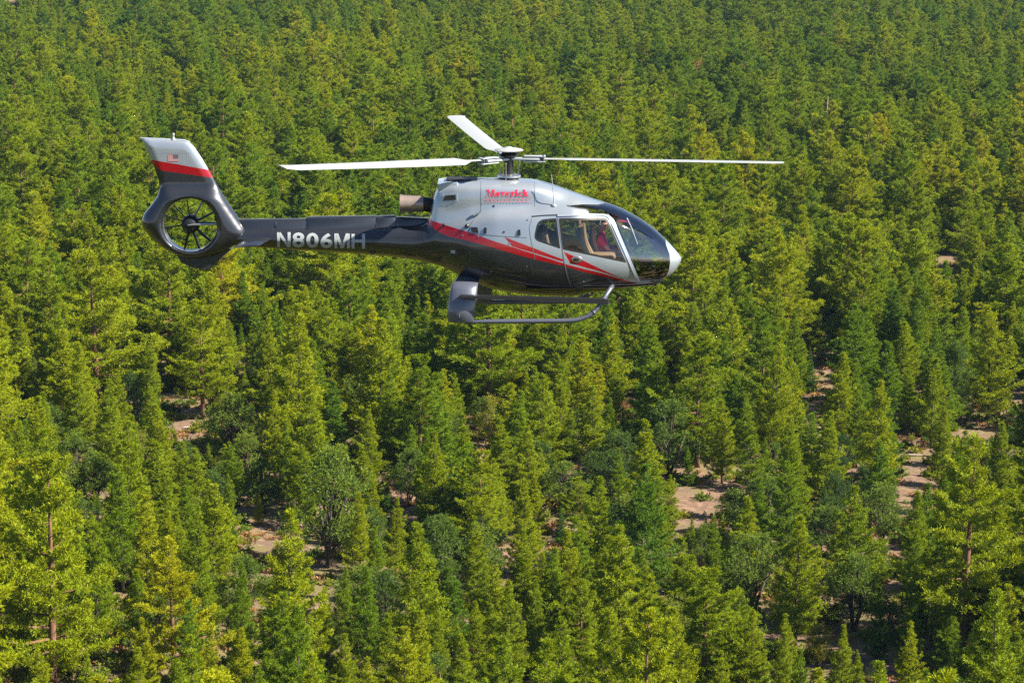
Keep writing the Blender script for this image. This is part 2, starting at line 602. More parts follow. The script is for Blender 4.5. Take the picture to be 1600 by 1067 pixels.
def make_juniper(seed, needles=None, sparse=1.0, tall=1.0):
    """a rounded, many-stemmed tree 7 m tall"""
    g = np.random.default_rng(seed)
    limbs, cen, dr, siz, ton = [], [], [], [], []
    cl = []
    nst = int(g.integers(3, 6))
    for s in range(nst):
        a = s * 6.283 / nst + g.normal(0, 0.3)
        ln = g.uniform(0.3, 1.3)
        b = np.array([g.normal(0, 0.15), g.normal(0, 0.15), -0.3])
        m_ = np.array([math.cos(a) * ln * 0.6, math.sin(a) * ln * 0.6, 1.6])
        e = np.array([math.cos(a) * ln * 1.4, math.sin(a) * ln * 1.4, 4.2 * tall])
        limbs.append(([b, m_, e], [0.15, 0.10, 0.03], 6))
    for i in range(46):
        z = g.uniform(0.10, 1.0)
        prof = math.sin(math.pi * min(1, (z * 0.86 + 0.14)) ** 0.9) ** 0.6 * 2.55
        a = g.uniform(0, 6.283)
        rr = prof * math.sqrt(g.uniform(0.15, 1.0))
        c = np.array([math.cos(a) * rr, math.sin(a) * rr, 0.9 + z * 5.7 * tall])
        rad = g.uniform(0.55, 0.95)
        limbs.append(([np.array([c[0] * 0.2, c[1] * 0.2, c[2] * 0.55]), c * 0.6 + np.array([0, 0, c[2] * 0.28]), c], [0.05, 0.035, 0.01], 3))
        n = int(36 * sparse * g.uniform(0.7, 1.2))
        v = g.normal(0, 1, (n, 3))
        v /= np.linalg.norm(v, axis=1)[:, None]
        p = c + v * rad * g.uniform(0.55, 1.0, n)[:, None] * np.array([1, 1, 0.85])
        cen.append(p)
        dr.append(v * 0.9 + np.array([0, 0, 0.6]))
        siz.append(g.uniform(0.20, 0.34, n))
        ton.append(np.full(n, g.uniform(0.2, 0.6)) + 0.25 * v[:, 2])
    crown = tufts_mesh('juniper_crown', np.vstack(cen), np.vstack(dr), np.concatenate(siz), np.concatenate(ton), 10, 0.10,
                       needles or M_juni, 0.8)
    return stick_mesh('juniper_trunk', limbs, M_barkd), crown


VARI = []           # (species, natural height, trunk mesh, crown mesh)
for s in range(6): VARI.append(('mature', 15.0, *make_pine('mature', 100 + s)))
for s in range(10): VARI.append(('middle', 15.0, *make_pine('middle', 200 + s)))
for s in range(6): VARI.append(('young', 15.0, *make_pine('young', 300 + s)))
for s in range(5): VARI.append(('juniper', 7.0, *make_juniper(400 + s)))
def make_snag(seed):
    """a dead standing pine 12 m tall: bare trunk with broken limbs and a few brown twigs"""
    g = np.random.default_rng(seed)
    limbs = [([(0, 0, -.4), (.05, 0, 4), (-.08, .06, 8), (.1, .05, 12)], [.24, .19, .12, .03], 8)]
    cen = []
    for i in range(34):
        z = g.uniform(2.5, 11.6)
        a = g.uniform(0, 6.283)
        l = (12.6 - z) * .17 * g.uniform(.5, 1.4) + .3
        e = np.array([math.cos(a) * l, math.sin(a) * l, z + g.uniform(-.3, .25) * l])
        limbs.append(([(0, 0, z), e * .6 + np.array([0, 0, z * .4]), e], [.045, .03, .01], 3))
        for k in range(3): cen.append(e * .92 + np.array([0, 0, z * .08]) + g.normal(0, .18, 3))
    cen = np.array(cen)
    tw = tufts_mesh('snag_twigs', cen, cen * np.array([.3, .3, 0]) + np.array([0, 0, .4]), np.full(len(cen), .35), np.full(len(cen), .4), 5, .05, M_dead, .8)
    return stick_mesh('snag_trunk', limbs, M_log), tw


VARI.append(('snag', 12.0, *make_snag(600)))
VARI.append(('dry', 7.0, *make_juniper(500, M_dead, 0.6, 1.05)))
BY = {}
for i, v in enumerate(VARI): BY.setdefault(v[0], []).append(i)

# ------------------------------------------------------------------ tree places
# trees one can tell apart in the photograph: top pixel, base pixel row, kind, width factor, tint
HERO = [
    (82, 712, 1105, 'mature', 1.15, .62), (193, 727, 925, 'middle', 1.0, .35), (146, 817, 1035, 'middle', 1.0, .42),
    (276, 842, 1095, 'mature', 1.1, .82), (316, 793, 990, 'young', 1.05, .45), (262, 800, 955, 'middle', .95, .6),
    (375, 879, 1045, 'young', .9, .35), (446, 800, 1085, 'middle', 1.1, .62), (356, 742, 850, 'young', 1.0, .40),
    (151, 706, 785, 'juniper', 1.1, .45), (283, 690, 805, 'middle', 1.1, .5), (413, 716, 802, 'juniper', 1.0, .3),
    (478, 696, 830, 'middle', 1.0, .45), (113, 1005, 1078, 'juniper', .9, .45), (36, 868, 1090, 'middle', .9, .5),
    (562, 769, 905, 'young', 1.0, .66), (613, 778, 900, 'middle', .9, .6), (655, 820, 1070, 'middle', 1.1, .52),
    (510, 917, 1062, 'young', 1.0, .55), (538, 885, 1003, 'young', .9, .42), (603, 890, 992, 'juniper', 1.0, .22),
    (600, 958, 1080, 'middle', 1.2, .48), (540, 990, 1105, 'middle', 1.1, .55), (752, 706, 872, 'mature', 1.2, .6),
    (693, 812, 932, 'juniper', 1.0, .35), (820, 750, 902, 'young', 1.1, .6), (906, 746, 838, 'mature', 1.4, .5),
    (844, 700, 785, 'middle', 1.3, .5), (889, 828, 1003, 'middle', 1.0, .66), (966, 824, 1055, 'middle', 1.25, .56),
    (799, 904, 1075, 'middle', 1.0, .52), (747, 940, 1080, 'young', 1.1, .55), (842, 904, 1062, 'young', .9, .45),
    (913, 905, 1080, 'mature', 1.1, .5), (515, 698, 885, 'juniper', .95, .5), (1196, 738, 852, 'juniper', 1.3, .42),
    (1175, 830, 952, 'juniper', 1.15, .48), (1243, 806, 1012, 'middle', 1.15, .56), (1303, 733, 806, 'juniper', .85, .1),
    (1313, 798, 925, 'young', 1.1, .58), (1348, 726, 790, 'juniper', .9, .15), (1377, 750, 852, 'juniper', 1.05, .5),
    (1500, 680, 1042, 'mature', 1.2, .58), (1590, 762, 1022, 'mature', 1.0, .55), (1432, 828, 952, 'young', 1.2, .38),
    (1334, 862, 985, 'juniper', 1.0, .42), (1377, 850, 910, 'juniper', .9, .5), (1169, 952, 1112, 'middle', 1.05, .58),
    (1220, 986, 1122, 'young', 1.1, .5), (1313, 972, 1105, 'young', 1.1, .55), (1416, 970, 1115, 'young', 1.15, .66),
    (1275, 970, 1042, 'juniper', .8, .9), (1370, 920, 1032, 'young', .9, .12), (1495, 998, 1095, 'young', 1.0, .35),
    (1122, 1016, 1132, 'young', 1.2, .55), (590, 497, 705, 'middle', 1.25, .6), (513, 470, 645, 'middle', 1.1, .55),
    (752, 508, 615, 'mature', 1.1, .55), (790, 515, 625, 'middle', 1.0, .62), (709, 582, 672, 'young', 1.1, .5),
    (766, 618, 692, 'juniper', .9, .85), (822, 578, 664, 'young', 1.0, .6), (935, 600, 745, 'middle', 1.2, .55),
    (828, 666, 795, 'middle', 1.2, .6), (720, 648, 765, 'middle', 1.0, .5), (650, 508, 592, 'juniper', 1.15, .45),
    (955, 480, 602, 'middle', 1.2, .62), (72, 517, 642, 'young', 1.1, .75), (122, 585, 722, 'middle', 1.1, .5),
    (66, 620, 768, 'middle', 1.1, .62), (175, 592, 745, 'young', 1.1, .5), (206, 580, 657, 'juniper', .9, .12),
    (237, 538, 622, 'young', 1.2, .58), (318, 473, 655, 'mature', 1.1, .62), (116, 474, 562, 'juniper', 1.15, .5),
    (202, 474, 560, 'juniper', 1.1, .35), (421, 498, 642, 'young', 1.2, .6), (402, 522, 578, 'young', .9, .1),
    (470, 478, 722, 'middle', 1.05, .64), (247, 632, 765, 'middle', 1.1, .6), (430, 610, 745, 'middle', 1.0, .65),
    (366, 608, 722, 'juniper', 1.0, .55), (118, 668, 780, 'juniper', .8, .5), (23, 540, 622, 'mature', 1.2, .55),
    (1235, 415, 552, 'mature', 1.15, .6), (1353, 500, 597, 'young', 1.2, .5), (1387, 415, 542, 'young', 1.15, .45),
    (1266, 543, 613, 'young', .8, .05), (1316, 550, 692, 'middle', 1.1, .6), (1238, 550, 682, 'young', 1.1, .55),
    (1207, 528, 722, 'middle', 1.0, .58), (1406, 502, 642, 'middle', 1.15, .56), (1495, 533, 645, 'juniper', .9, .35),
    (1543, 478, 662, 'middle', 1.2, .64), (1495, 602, 668, 'juniper', .9, .3), (1445, 390, 520, 'mature', 1.1, .55),
    (1506, 298, 434, 'mature', 1.05, .5), (1150, 480, 660, 'middle', 1.15, .6), (1095, 432, 605, 'mature', 1.1, .5),
    (1025, 462, 600, 'middle', 1.15, .62), (1128, 625, 755, 'middle', 1.1, .62), (1045, 625, 742, 'juniper', 1.1, .35),
    (1045, 742, 830, 'young', 1.0, .6), (1062, 840, 1010, 'middle', 1.15, .48), (1095, 818, 885, 'juniper', .9, .5),
    (1035, 795, 900, 'young', 1.0, .5), (1003, 655, 800, 'middle', 1.2, .58), (1206, 690, 745, 'juniper', 1.0, .45),
    (1005, 900, 1100, 'middle', 1.2, .6), (685, 955, 1085, 'young', 1.0, .5), (235, 600, 690, 'middle', 1.0, .5),
    (1560, 660, 800, 'middle', 1.1, .5), (1470, 640, 760, 'young', 1.1, .55), (1565, 405, 520, 'mature', 1.1, .6),
    (640, 700, 782, 'juniper', 1.0, .4), (580, 640, 760, 'middle', 1.1, .55), (880, 585, 700, 'middle', 1.1, .6),
    (1093, 100, 165, 'dry', .8, .5), (1290, 150, 240, 'snag', 1, .5), (1110, 470, 560, 'snag', 1, .5), (700, 420, 520, 'snag', 1, .5), (1230, 300, 372, 'snag', 1, .5), (640, 880, 960, 'snag', 1, .5), (905, 660, 742, 'snag', 1, .5), (1455, 560, 700, 'middle', 1.1, .52), (30, 660, 830, 'middle', 1.0, .5),
]
# patches of bare ground the photograph shows between the trees: pixel centre and half size
CLEAR = [(398, 850, 32, 26), (290, 632, 38, 10), (305, 668, 32, 12), (1568, 640, 28, 20), (1432, 698, 24, 18), (487, 885, 22, 24), (640, 790, 30, 12),
         (742, 688, 30, 8), (1288, 590, 22, 28), (1205, 925, 28, 16), (1085, 778, 30, 22), (548, 742, 12, 18), (1480, 408, 22, 6),
         (370, 590, 12, 14), (980, 625, 26, 12), (1265, 850, 14, 16), (1262, 790, 14, 18), (1385, 1010, 14, 20), (1310, 905, 34, 10),
         (155, 755, 14, 10), (395, 1015, 10, 22), (1040, 590, 16, 8), (620, 740, 16, 14), (1420, 720, 16, 16), (200, 940, 8, 16),
         (1275, 640, 16, 10), (1405, 775, 14, 10), (15, 640, 16, 12), (20, 4, 26, 8), (115, 10, 16, 5), (520, 890, 10, 10)]
STRONG = {(398, 850), (290, 632), (305, 668), (1568, 640), (1432, 698), (1085, 778), (1480, 408), (1288, 590), (487, 885)}
trees = []          # dict(x, y, z, h, wf, kind, tint, rot, var)
g = np.random.default_rng(5)


def add_tree(x, y, h, wf, kind, tint, hero=False):
    var = int(g.choice(BY[kind]))
    trees.append(dict(x=x, y=y, z=gz(x, y) - 0.05, h=h, wf=wf, kind=kind, tint=float(np.clip(tint, 0, 1)), rot=float(g.uniform(0, 6.283)),
                      var=var, hero=hero, lean=tuple(g.normal(0, .028, 2))))


for px, ty, by, kind, wf, tint in HERO:
    p = ground_at(px, by)
    for _ in range(3):
        p = ground_at(px, by, gz(p.x, p.y))
    lo, hi = 1.0, 45.0
    for _ in range(30):
        m_ = (lo + hi) / 2
        if proj(p.x, p.y, p.z + m_)[1] < ty: hi = m_
        else: lo = m_
    add_tree(p.x, p.y, (lo + hi) / 2, wf, kind, tint, True)

OPEN = [ground_at(cx_ + k * rx_ * .6, cy_) for cx_, cy_, rx_, ry_ in CLEAR if (cx_, cy_) in STRONG for k in (-1, 0, 1)]
SH = Vector((sun_dir.x, sun_dir.y)).normalized()
cell = {}


def near(x, y, r):
    i, j = int(x // 6), int(y // 6)
    for a in range(i - 1, i + 2):
        for b in range(j - 1, j + 2):
            for t in cell.get((a, b), ()):
                if (t[0] - x) ** 2 + (t[1] - y) ** 2 < (r + t[2]) ** 2 * 0.25: return True
    return False


def put(x, y, r):
    cell.setdefault((int(x // 6), int(y // 6)), []).append((x, y, r))


WID = {'mature': 3.0, 'middle': 2.5, 'young': 2.1, 'juniper': 2.6 * 15 / 7, 'dry': 2.6 * 15 / 7, 'snag': 1.5}
for t in trees: put(t['x'], t['y'], 5.0)
Y0, Y1 = 175.0, 1580.0
n_try = 95000
for i in range(n_try):
    # uniform over the wedge of ground that the lens covers, with a wide margin at both sides
    d = math.sqrt(g.uniform(Y0 ** 2, (Y1 + 60) ** 2))
    half = d * 0.186 * 1.15 + 16
    x = g.uniform(-1, 1) * half
    y = d + CAM.y
    dens = 0.5 + 0.5 * math.sin(x * 0.045 + 2 * math.sin(y * 0.013)) * math.sin(y * 0.031 + 1.0)
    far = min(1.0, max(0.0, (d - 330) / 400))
    u = g.random()
    if u < 0.22: kind, h = 'mature', g.normal(20.0, 3.2)
    elif u < 0.62: kind, h = 'middle', g.normal(15.5, 3.0)
    elif u < 0.90: kind, h = 'young', g.normal(10.8, 2.4)
    else: kind, h = 'juniper', g.normal(6.2, 1.1)
    if kind == 'juniper' and g.random() < 0.6 * far: kind, h = 'middle', g.normal(12.5, 2.2)
    if kind == 'juniper' and g.random() < 0.03: kind = 'dry'
    h = max(h, 3.2) * (1 - 0.12 * far)
    sep = (5.1 + 0.3 * far) * (1.28 - 0.50 * dens) * (0.72 if kind in ('juniper', 'young') else 1.0)
    if near(x, y, sep): continue
    r = WID[kind] * h / 15
    bx, by = proj(x, y, 0)
    tx, ty = proj(x, y, h)
    sc_ = F_PX / d
    hit = False
    for cx_, cy_, rx_, ry_ in CLEAR:
        f_ = 1.15 if (cx_, cy_) in STRONG else 0.6
        if abs(cx_ - bx) < rx_ * f_ + r * sc_ * 0.5 * f_ and ty < cy_ + ry_ * (f_ - .7) and by > cy_ - ry_ * f_:
            hit = True
            break
    if not hit:
        for gp in OPEN:
            vx, vy = x - gp.x, y - gp.y
            al = vx * SH.x + vy * SH.y
            if 0 < al < h / math.tan(SUN_EL) + 4 and abs(vx * SH.y - vy * SH.x) < r + 3.0 and al * math.tan(SUN_EL) < h:
                hit = True
                break
    # trees chosen from the photograph keep their face free of nearer random ones
    if not hit and d < 400:
        for t in trees[:len(HERO)]:
            if t['y'] > y + 1:
                hx, hb = proj(t['x'], t['y'], 0)
                _, ht = proj(t['x'], t['y'], t['h'])
                if abs(hx - bx) < r * sc_ * 0.6 + 4 and ty < hb - 0.6 * (hb - ht) and by > hb:
                    hit = True
                    break
    if hit: continue
    put(x, y, sep)
    tint = {'mature': g.normal(.60, .12), 'middle': g.normal(.52, .13), 'young': g.normal(.48, .13), 'juniper': g.normal(.42, .2), 'dry': .5}[kind]
    add_tree(x, y, h, g.uniform(1.0, 1.42), kind, tint - 0.15 * far + 0.10 * math.sin(x * .021 + 1.1 * math.sin(y * .008)) * math.sin(y * .013 + .7))  # far trees tinted darker and cooler: look of distant air put into needle colour

for i in range(9000):
    x, y = g.uniform(-650, 650), g.uniform(-760, 330)
    d = y - CAM.y
    if d > Y0 and abs(x) < d * 0.186 * 1.15 + 22: continue
    kind = 'mature' if g.random() < .4 else 'middle'
    add_tree(x, y, g.normal(17, 2.5), g.uniform(1.3, 1.8), kind, g.normal(.52, .12))

for i in range(62000):      # and on to both sides and beyond
    d = math.sqrt(g.uniform(Y0 ** 2, 2400.0 ** 2))
    x = g.uniform(-1, 1) * d * 0.72
    if d < Y1 + 55 and abs(x) < d * 0.186 * 1.15 + 18: continue
    kind = 'mature' if g.random() < .25 else 'middle'
    add_tree(x, d + CAM.y, g.normal(15, 2.5), g.uniform(1.1, 1.5), kind, g.normal(.42, .13))

# saplings and low bushes between the nearer trees
for i in range(1700):
    d = math.sqrt(g.uniform(180 ** 2, 520 ** 2))
    x = g.uniform(-1, 1) * (d * 0.215 + 6)
    y = d + CAM.y
    u = g.random()
    kind, h = ('young', g.uniform(2.6, 6.0)) if u < 0.62 else ('juniper', g.uniform(1.6, 3.6))
    if near(x, y, 2.3): continue
    bx, by = proj(x, y, 0)
    tx, ty = proj(x, y, h)
    if any(abs(cx_ - bx) < rx_ * 0.7 and ty < cy_ + ry_ * .3 and by > cy_ - ry_ * .6 for cx_, cy_, rx_, ry_ in CLEAR): continue
    put(x, y, 2.3)
    add_tree(x, y, h, g.uniform(0.8, 1.1), kind, g.normal(.45, .17))

# how large each one shows in the picture
for t in trees:
    t['bx'], t['by'] = proj(t['x'], t['y'], t['z'])
    t['tx'], t['ty'] = proj(t['x'], t['y'], t['z'] + t['h'])
    d = t['y'] - CAM.y
    t['d'] = d
    mid = 0.65 * t['ty'] + 0.35 * t['by']
    t['in'] = -20 < t['bx'] < 1620 and mid < 1075 and t['by'] > 0
PINES = ('mature', 'middle', 'young')
pines = sorted([t for t in trees if t['in'] and t['kind'] in PINES], key=lambda t: (not t['hero'], -t['h'] / t['d']))[:300]
junis = sorted([t for t in trees if t['in'] and t['kind'] == 'juniper'], key=lambda t: (not t['hero'], -t['h'] / t['d']))[:130]
dries = sorted([t for t in trees if t['in'] and t['kind'] in ('dry', 'snag')], key=lambda t: t['d'])[:24]
solo = {id(t) for t in pines + junis + dries}


def tree_scale(t):
    s = t['h'] / VARI[t['var']][1]
    w = s if t['kind'] in ('juniper', 'dry', 'snag') else 0.45 * s + 0.55 * min(max(s, 0.25 + .6 * s), 1.45)
    return (w * t['wf'], w * t['wf'], s)


used_labels = set()


ONES = 'zero one two three four five six seven eight nine ten eleven twelve thirteen fourteen fifteen sixteen seventeen eighteen nineteen'.split()
TENS = 'x x twenty thirty forty fifty sixty seventy eighty ninety'.split()


def words(v):
    v = int(min(max(round(v), 0), 99))
    if v < 20: return ONES[v]
    return TENS[v // 10] + ('-' + ONES[v % 10] if v % 10 else '')


def tree_label(t):
    px, py = t['tx'] / 16.0, t['ty'] / 10.67
    fresh = 'yellow-green' if t['tint'] > .68 else 'bright green' if t['tint'] > .54 else 'mid-green' if t['tint'] > .36 else 'dark green'
    size = 'tall' if t['h'] > 17 else 'medium-height' if t['h'] > 11 else 'small'
    if t['kind'] == 'juniper':
        tone = 'olive' if t['tint'] > .55 else 'grey-green' if t['tint'] > .25 else 'blackish green'
        a = f'round bushy {tone} juniper'
    elif t['kind'] == 'dry': a = 'withered brown round tree'
    elif t['kind'] == 'snag': a = 'bare dead pine trunk'
    elif t['kind'] == 'mature': a = f'{size} {fresh} round-topped pine'
    elif t['kind'] == 'middle': a = f'{size} {fresh} conical pine'
    else: a = f'{size} {fresh} slender pine'
    for dx, dy in ((0, 0), (1, 0), (-1, 0), (0, 1), (0, -1), (-1, 1), (1, -1)):
        lab = f'{a}, top {words(px + dx)} percent across and {words(py + dy)} percent down the picture'
        if lab not in used_labels: break
    used_labels.add(lab)
    return lab


def plant(t):
    name = {'juniper': 'juniper_tree', 'dry': 'withered_tree', 'snag': 'dead_pine'}.get(t['kind'], 'pine_tree')
    root = link(bpy.data.objects.new(name, None))
    root.empty_display_size = 0.5
    root.location = (t['x'], t['y'], t['z'])
    root.rotation_euler = (*t['lean'], t['rot'])
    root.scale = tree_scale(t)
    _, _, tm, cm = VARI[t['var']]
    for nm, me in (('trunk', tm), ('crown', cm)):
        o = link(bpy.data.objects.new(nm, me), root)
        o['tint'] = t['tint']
    tag(root, tree_label(t), {'juniper': 'juniper', 'dry': 'dead tree', 'snag': 'dead tree'}.get(t['kind'], 'pine tree'),
        {'juniper': 'junipers among the pines', 'dry': 'withered trees in the forest', 'snag': 'dead standing pines'}.get(t['kind'], 'pines of the forest below the helicopter'))


for t in pines + junis + dries: plant(t)

# ---- the rest of the wood, too many to pick apart: one instancing object
src = bpy.data.collections.new('tree_source')
for i, (kind, H, tm, cm) in enumerate(VARI):
    bm = bmesh.new()
    bm.from_mesh(tm)
    for f in bm.faces: f.material_index = 0
    nv = len(bm.faces)
    bm.from_mesh(cm)
    bm.faces.ensure_lookup_table()
    for f in bm.faces[nv:]: f.material_index = 1
    me = bpy.data.meshes.new('tree_%02d' % i)
    bm.to_mesh(me)
    bm.free()
    me.materials.append(tm.materials[0])
    me.materials.append(cm.materials[0])
    src.objects.link(bpy.data.objects.new('tree_%02d' % i, me))


def scatter(name, items, collection, label, cat):
    """items: list of (location, variant, rotation, scale, tint)"""
    me = bpy.data.meshes.new(name)
    me.from_pydata([it[0] for it in items], [], [])
    a = me.attributes.new('variant', 'INT', 'POINT'); a.data.foreach_set('value', [it[1] for it in items])
    a = me.attributes.new('turn', 'FLOAT_VECTOR', 'POINT'); a.data.foreach_set('vector', [c for it in items for c in (*(it[5] if len(it) > 5 else (0, 0)), it[2])])
    a = me.attributes.new('size', 'FLOAT_VECTOR', 'POINT'); a.data.foreach_set('vector', [c for it in items for c in it[3]])
    a = me.attributes.new('tint', 'FLOAT', 'POINT'); a.data.foreach_set('value', [it[4] for it in items])
    o = link(bpy.data.objects.new(name, me))
    ng = bpy.data.node_groups.new(name, 'GeometryNodeTree')
    ng.interface.new_socket('Geometry', in_out='INPUT', socket_type='NodeSocketGeometry')
    ng.interface.new_socket('Geometry', in_out='OUTPUT', socket_type='NodeSocketGeometry')
    nn, nl = ng.nodes, ng.links
    gi, go = nn.new('NodeGroupInput'), nn.new('NodeGroupOutput')
    ip = nn.new('GeometryNodeInstanceOnPoints')
    ci = nn.new('GeometryNodeCollectionInfo')
    ci.inputs['Collection'].default_value = collection
    ci.inputs['Separate Children'].default_value = True
    ci.inputs['Reset Children'].default_value = True
    ip.inputs['Pick Instance'].default_value = True

    def attr(nm, ty):
        n = nn.new('GeometryNodeInputNamedAttribute')
        n.data_type = ty
        n.inputs['Name'].default_value = nm
        return n.outputs['Attribute']

    nl.new(gi.outputs[0], ip.inputs['Points'])
    nl.new(ci.outputs[0], ip.inputs['Instance'])
    nl.new(attr('variant', 'INT'), ip.inputs['Instance Index'])
    nl.new(attr('turn', 'FLOAT_VECTOR'), ip.inputs['Rotation'])
    nl.new(attr('size', 'FLOAT_VECTOR'), ip.inputs['Scale'])
    nl.new(ip.outputs[0], go.inputs[0])
    md = o.modifiers.new('scatter', 'NODES')
    md.node_group = ng
    tag(o, label, cat, None, 'stuff')
    return o


rest = [t for t in trees if id(t) not in solo]
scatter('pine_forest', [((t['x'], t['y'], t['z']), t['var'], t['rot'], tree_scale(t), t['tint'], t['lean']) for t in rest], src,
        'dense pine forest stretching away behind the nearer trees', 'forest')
print('trees', len(trees), 'solo', len(solo), 'rest', len(rest))

# ---- low ground cover: dry grass and grey-green brush
cov = bpy.data.collections.new('cover_source')
for i in range(4):
    gg = np.random.default_rng(40 + i)
    n = 26 if i < 2 else 60
    c = np.column_stack([gg.normal(0, .28, n), gg.normal(0, .28, n), np.abs(gg.normal(0.1, .12, n)) * (0.5 if i < 2 else 1.6)])
    dd = np.column_stack([c[:, 0], c[:, 1], np.full(n, 1.0)])
    me = tufts_mesh('brush_%d' % i, c, dd, gg.uniform(.16, .34, n), gg.uniform(.2, .8, n), 5, .2, M_dead if i < 2 else M_juni, .5)
    cov.objects.link(bpy.data.objects.new('brush_%d' % i, me))
items = []
for i in range(26000):
    d = math.sqrt(g.uniform(190 ** 2, 560 ** 2))
    x = g.uniform(-1, 1) * (d * 0.21 + 5)
    y = d + CAM.y
    if math.sin(x * .3 + 1.7 * math.sin(y * .21)) * math.sin(y * .27 + 1.1 * math.sin(x * .19)) < g.uniform(-0.5, 0.6): continue
    s = g.uniform(.7, 1.9)
    items.append(((x, y, gz(x, y) - .02), int(g.integers(0, 4)), g.uniform(0, 6.28), (s, s, s * g.uniform(.7, 1.2)), float(g.uniform(.3, .9))))
scatter('ground_brush', items, cov, 'dry grass and low grey brush on the forest floor', 'brush')

# ---- fallen logs in the clearings
LOGS = [(300, 668, 2.6, .3, 'in the clearing below the tail fan'), (412, 868, 3.2, -.5, 'in the pinkish clearing at lower left'), (1180, 930, 3.6, .45, 'behind the bright pines at lower right'),
        (1432, 712, 2.4, -.2, 'in the gap beside the big pine at right'), (985, 628, 3.0, .15, 'in the reddish gap right of centre'), (655, 795, 2.6, -.3, 'in the small gap below centre')]
for px, py, ln, a, where in LOGS:
    p = ground_at(px, py, 0.0)
    p = ground_at(px, py, gz(p.x, p.y))
    bm = bmesh.new()
    dx, dy = math.cos(a), math.sin(a)
    pts = [(-ln / 2 * dx, -ln / 2 * dy, .1), (0.1 * dy, -.1 * dx, .14), (ln / 2 * dx, ln / 2 * dy, .16)]
    tube(bm, pts, [.16, .13, .06], 8)
    tube(bm, [pts[1], (pts[1][0] + .5 * dx - .3 * dy, pts[1][1] + .5 * dy + .3 * dx, .55)], [.05, .02], 5)
    o = bm_obj('fallen_log', bm, M_log)
    o.location = p
    tag(o, 'bleached fallen log lying ' + where, 'log', 'fallen logs')

# ---- thin summer haze over the forest
def haze():
    bm = bmesh.new()
    rbox(bm, (-1900, -90, -3.5), (1900, 2700, 92), 0)
    m, nt, b, out = mat('haze_air')
    nt.nodes.remove(b)
    pv = N(nt, 'ShaderNodeVolumePrincipled')
    pv.inputs['Color'].default_value = (0.42, 0.68, 1.0, 1)
    pv.inputs['Density'].default_value = 0.00003
    pv.inputs['Anisotropy'].default_value = 0.2
    nt.links.new(pv.outputs[0], out.inputs['Volume'])
    m.cycles.homogeneous_volume = True
    o = bm_obj('haze', bm, m, None, False)
    tag(o, 'thin bluish summer haze over the forest', 'haze', None, 'stuff')


haze()


# ================================================================== helicopter
ORG = unproj(793, 506, 0.0)           # on the ground line of the skids, below the rotor mast


def loc(px, py, Y=0.0):
    """helicopter coordinates of what the photograph shows at a pixel, Y metres from the centre plane (minus = starboard)"""
    return unproj(px, py, Y) - ORG


heli = link(bpy.data.objects.new('helicopter', None))
heli.location = ORG
tag(heli, 'silver, red and charcoal helicopter flying above the pine forest', 'helicopter')

# ---- fuselage skin: eight key points per cross-section, bottom to top (half width in m, height as photo row)
ANG = [-90, -58, -25, 0, 35, 55, 73, 90]


def sup(zt, zb, zm, w, n=2.35):
    out = []
    for a in ANG:
        c, s = math.cos(R(a)), math.sin(R(a))
        y = w * abs(c) ** (2 / n) if abs(c) > 1e-6 else 0.0
        z = zm + (zt - zm) * abs(s) ** (2 / n) if s >= 0 else zm + (zb - zm) * abs(s) ** (2 / n)
        out.append((y, z))
    return out


STAT = [
    (1064.5, sup(402, 408, 405, .03)),
    (1062, sup(398.5, 413, 405.5, .10)),
    (1056, sup(391, 422, 406, .20)),
    (1045, sup(379, 431.5, 404, .34)),
    (1020, sup(355.5, 442, 400, .57)),
    (990, sup(336, 448, 396, .75)),
    (960, sup(321.5, 452, 392, .87, 2.5)),
    (930, sup(312.5, 454.5, 389, .94, 2.6)),
    (890, [(0, 456.5), (.62, 453.5), (.93, 430), (.985, 388), (.89, 330), (.60, 309.5), (.33, 301), (0, 298.5)]),
    (865, [(0, 457), (.62, 453.5), (.93, 430), (1.0, 387), (.89, 331), (.62, 308), (.44, 294), (0, 289.5)]),
    (830, [(0, 455.5), (.62, 451.5), (.93, 427), (1.0, 385), (.90, 333), (.64, 314), (.54, 288), (0, 281)]),
    (780, [(0, 449), (.60, 445), (.89, 420), (.96, 383), (.87, 337), (.64, 318), (.55, 287), (0, 278.5)]),
    (740, [(0, 438), (.53, 433), (.79, 412), (.86, 380), (.78, 347), (.62, 325), (.53, 288), (0, 279)]),
    (715, [(0, 426), (.47, 422), (.69, 403), (.75, 376), (.70, 352), (.58, 330), (.50, 289), (0, 280.5)]),
    (692, [(0, 415), (.41, 411), (.58, 394), (.64, 374), (.60, 354), (.53, 334), (.43, 293), (0, 284)]),
    (681, [(0, 411.5), (.38, 408), (.54, 392), (.60, 373), (.57, 356), (.50, 338), (.40, 306), (0, 298)]),
    (668, [(0, 408.5), (.35, 405), (.50, 391), (.55, 373), (.50, 360), (.42, 352), (.28, 346), (0, 343)]),
    (650, sup(350, 406, 374, .49, 2.2)),
    (600, sup(352, 399.5, 373, .41, 2.1)),
    (430, sup(356, 388.5, 371, .245, 2.0)),
    (352, sup(358, 383, 370, .18, 2.0)),
]
STAT.sort(key=lambda s: s[0])
KX = np.array([loc(px, 380).x for px, _ in STAT])
KY = np.array([[k[0] for k in ks] for _, ks in STAT])
KZ = np.array([[loc(px, k[1]).z for k in ks] for px, ks in STAT])


def pchip_slopes(x, y):
    h = np.diff(x)[:, None]
    d = np.diff(y, axis=0) / h
    m = np.zeros_like(y)
    a, b = d[:-1], d[1:]
    w1, w2 = 2 * h[1:] + h[:-1], h[1:] + 2 * h[:-1]
    ok = a * b > 0
    with np.errstate(divide='ignore', invalid='ignore'):
        hm = (w1 + w2) / (w1 / a + w2 / b)
    m[1:-1] = np.where(ok, hm, 0)
    m[0], m[-1] = d[0], d[-1]
    return m


MY, MZ = pchip_slopes(KX, KY), pchip_slopes(KX, KZ)


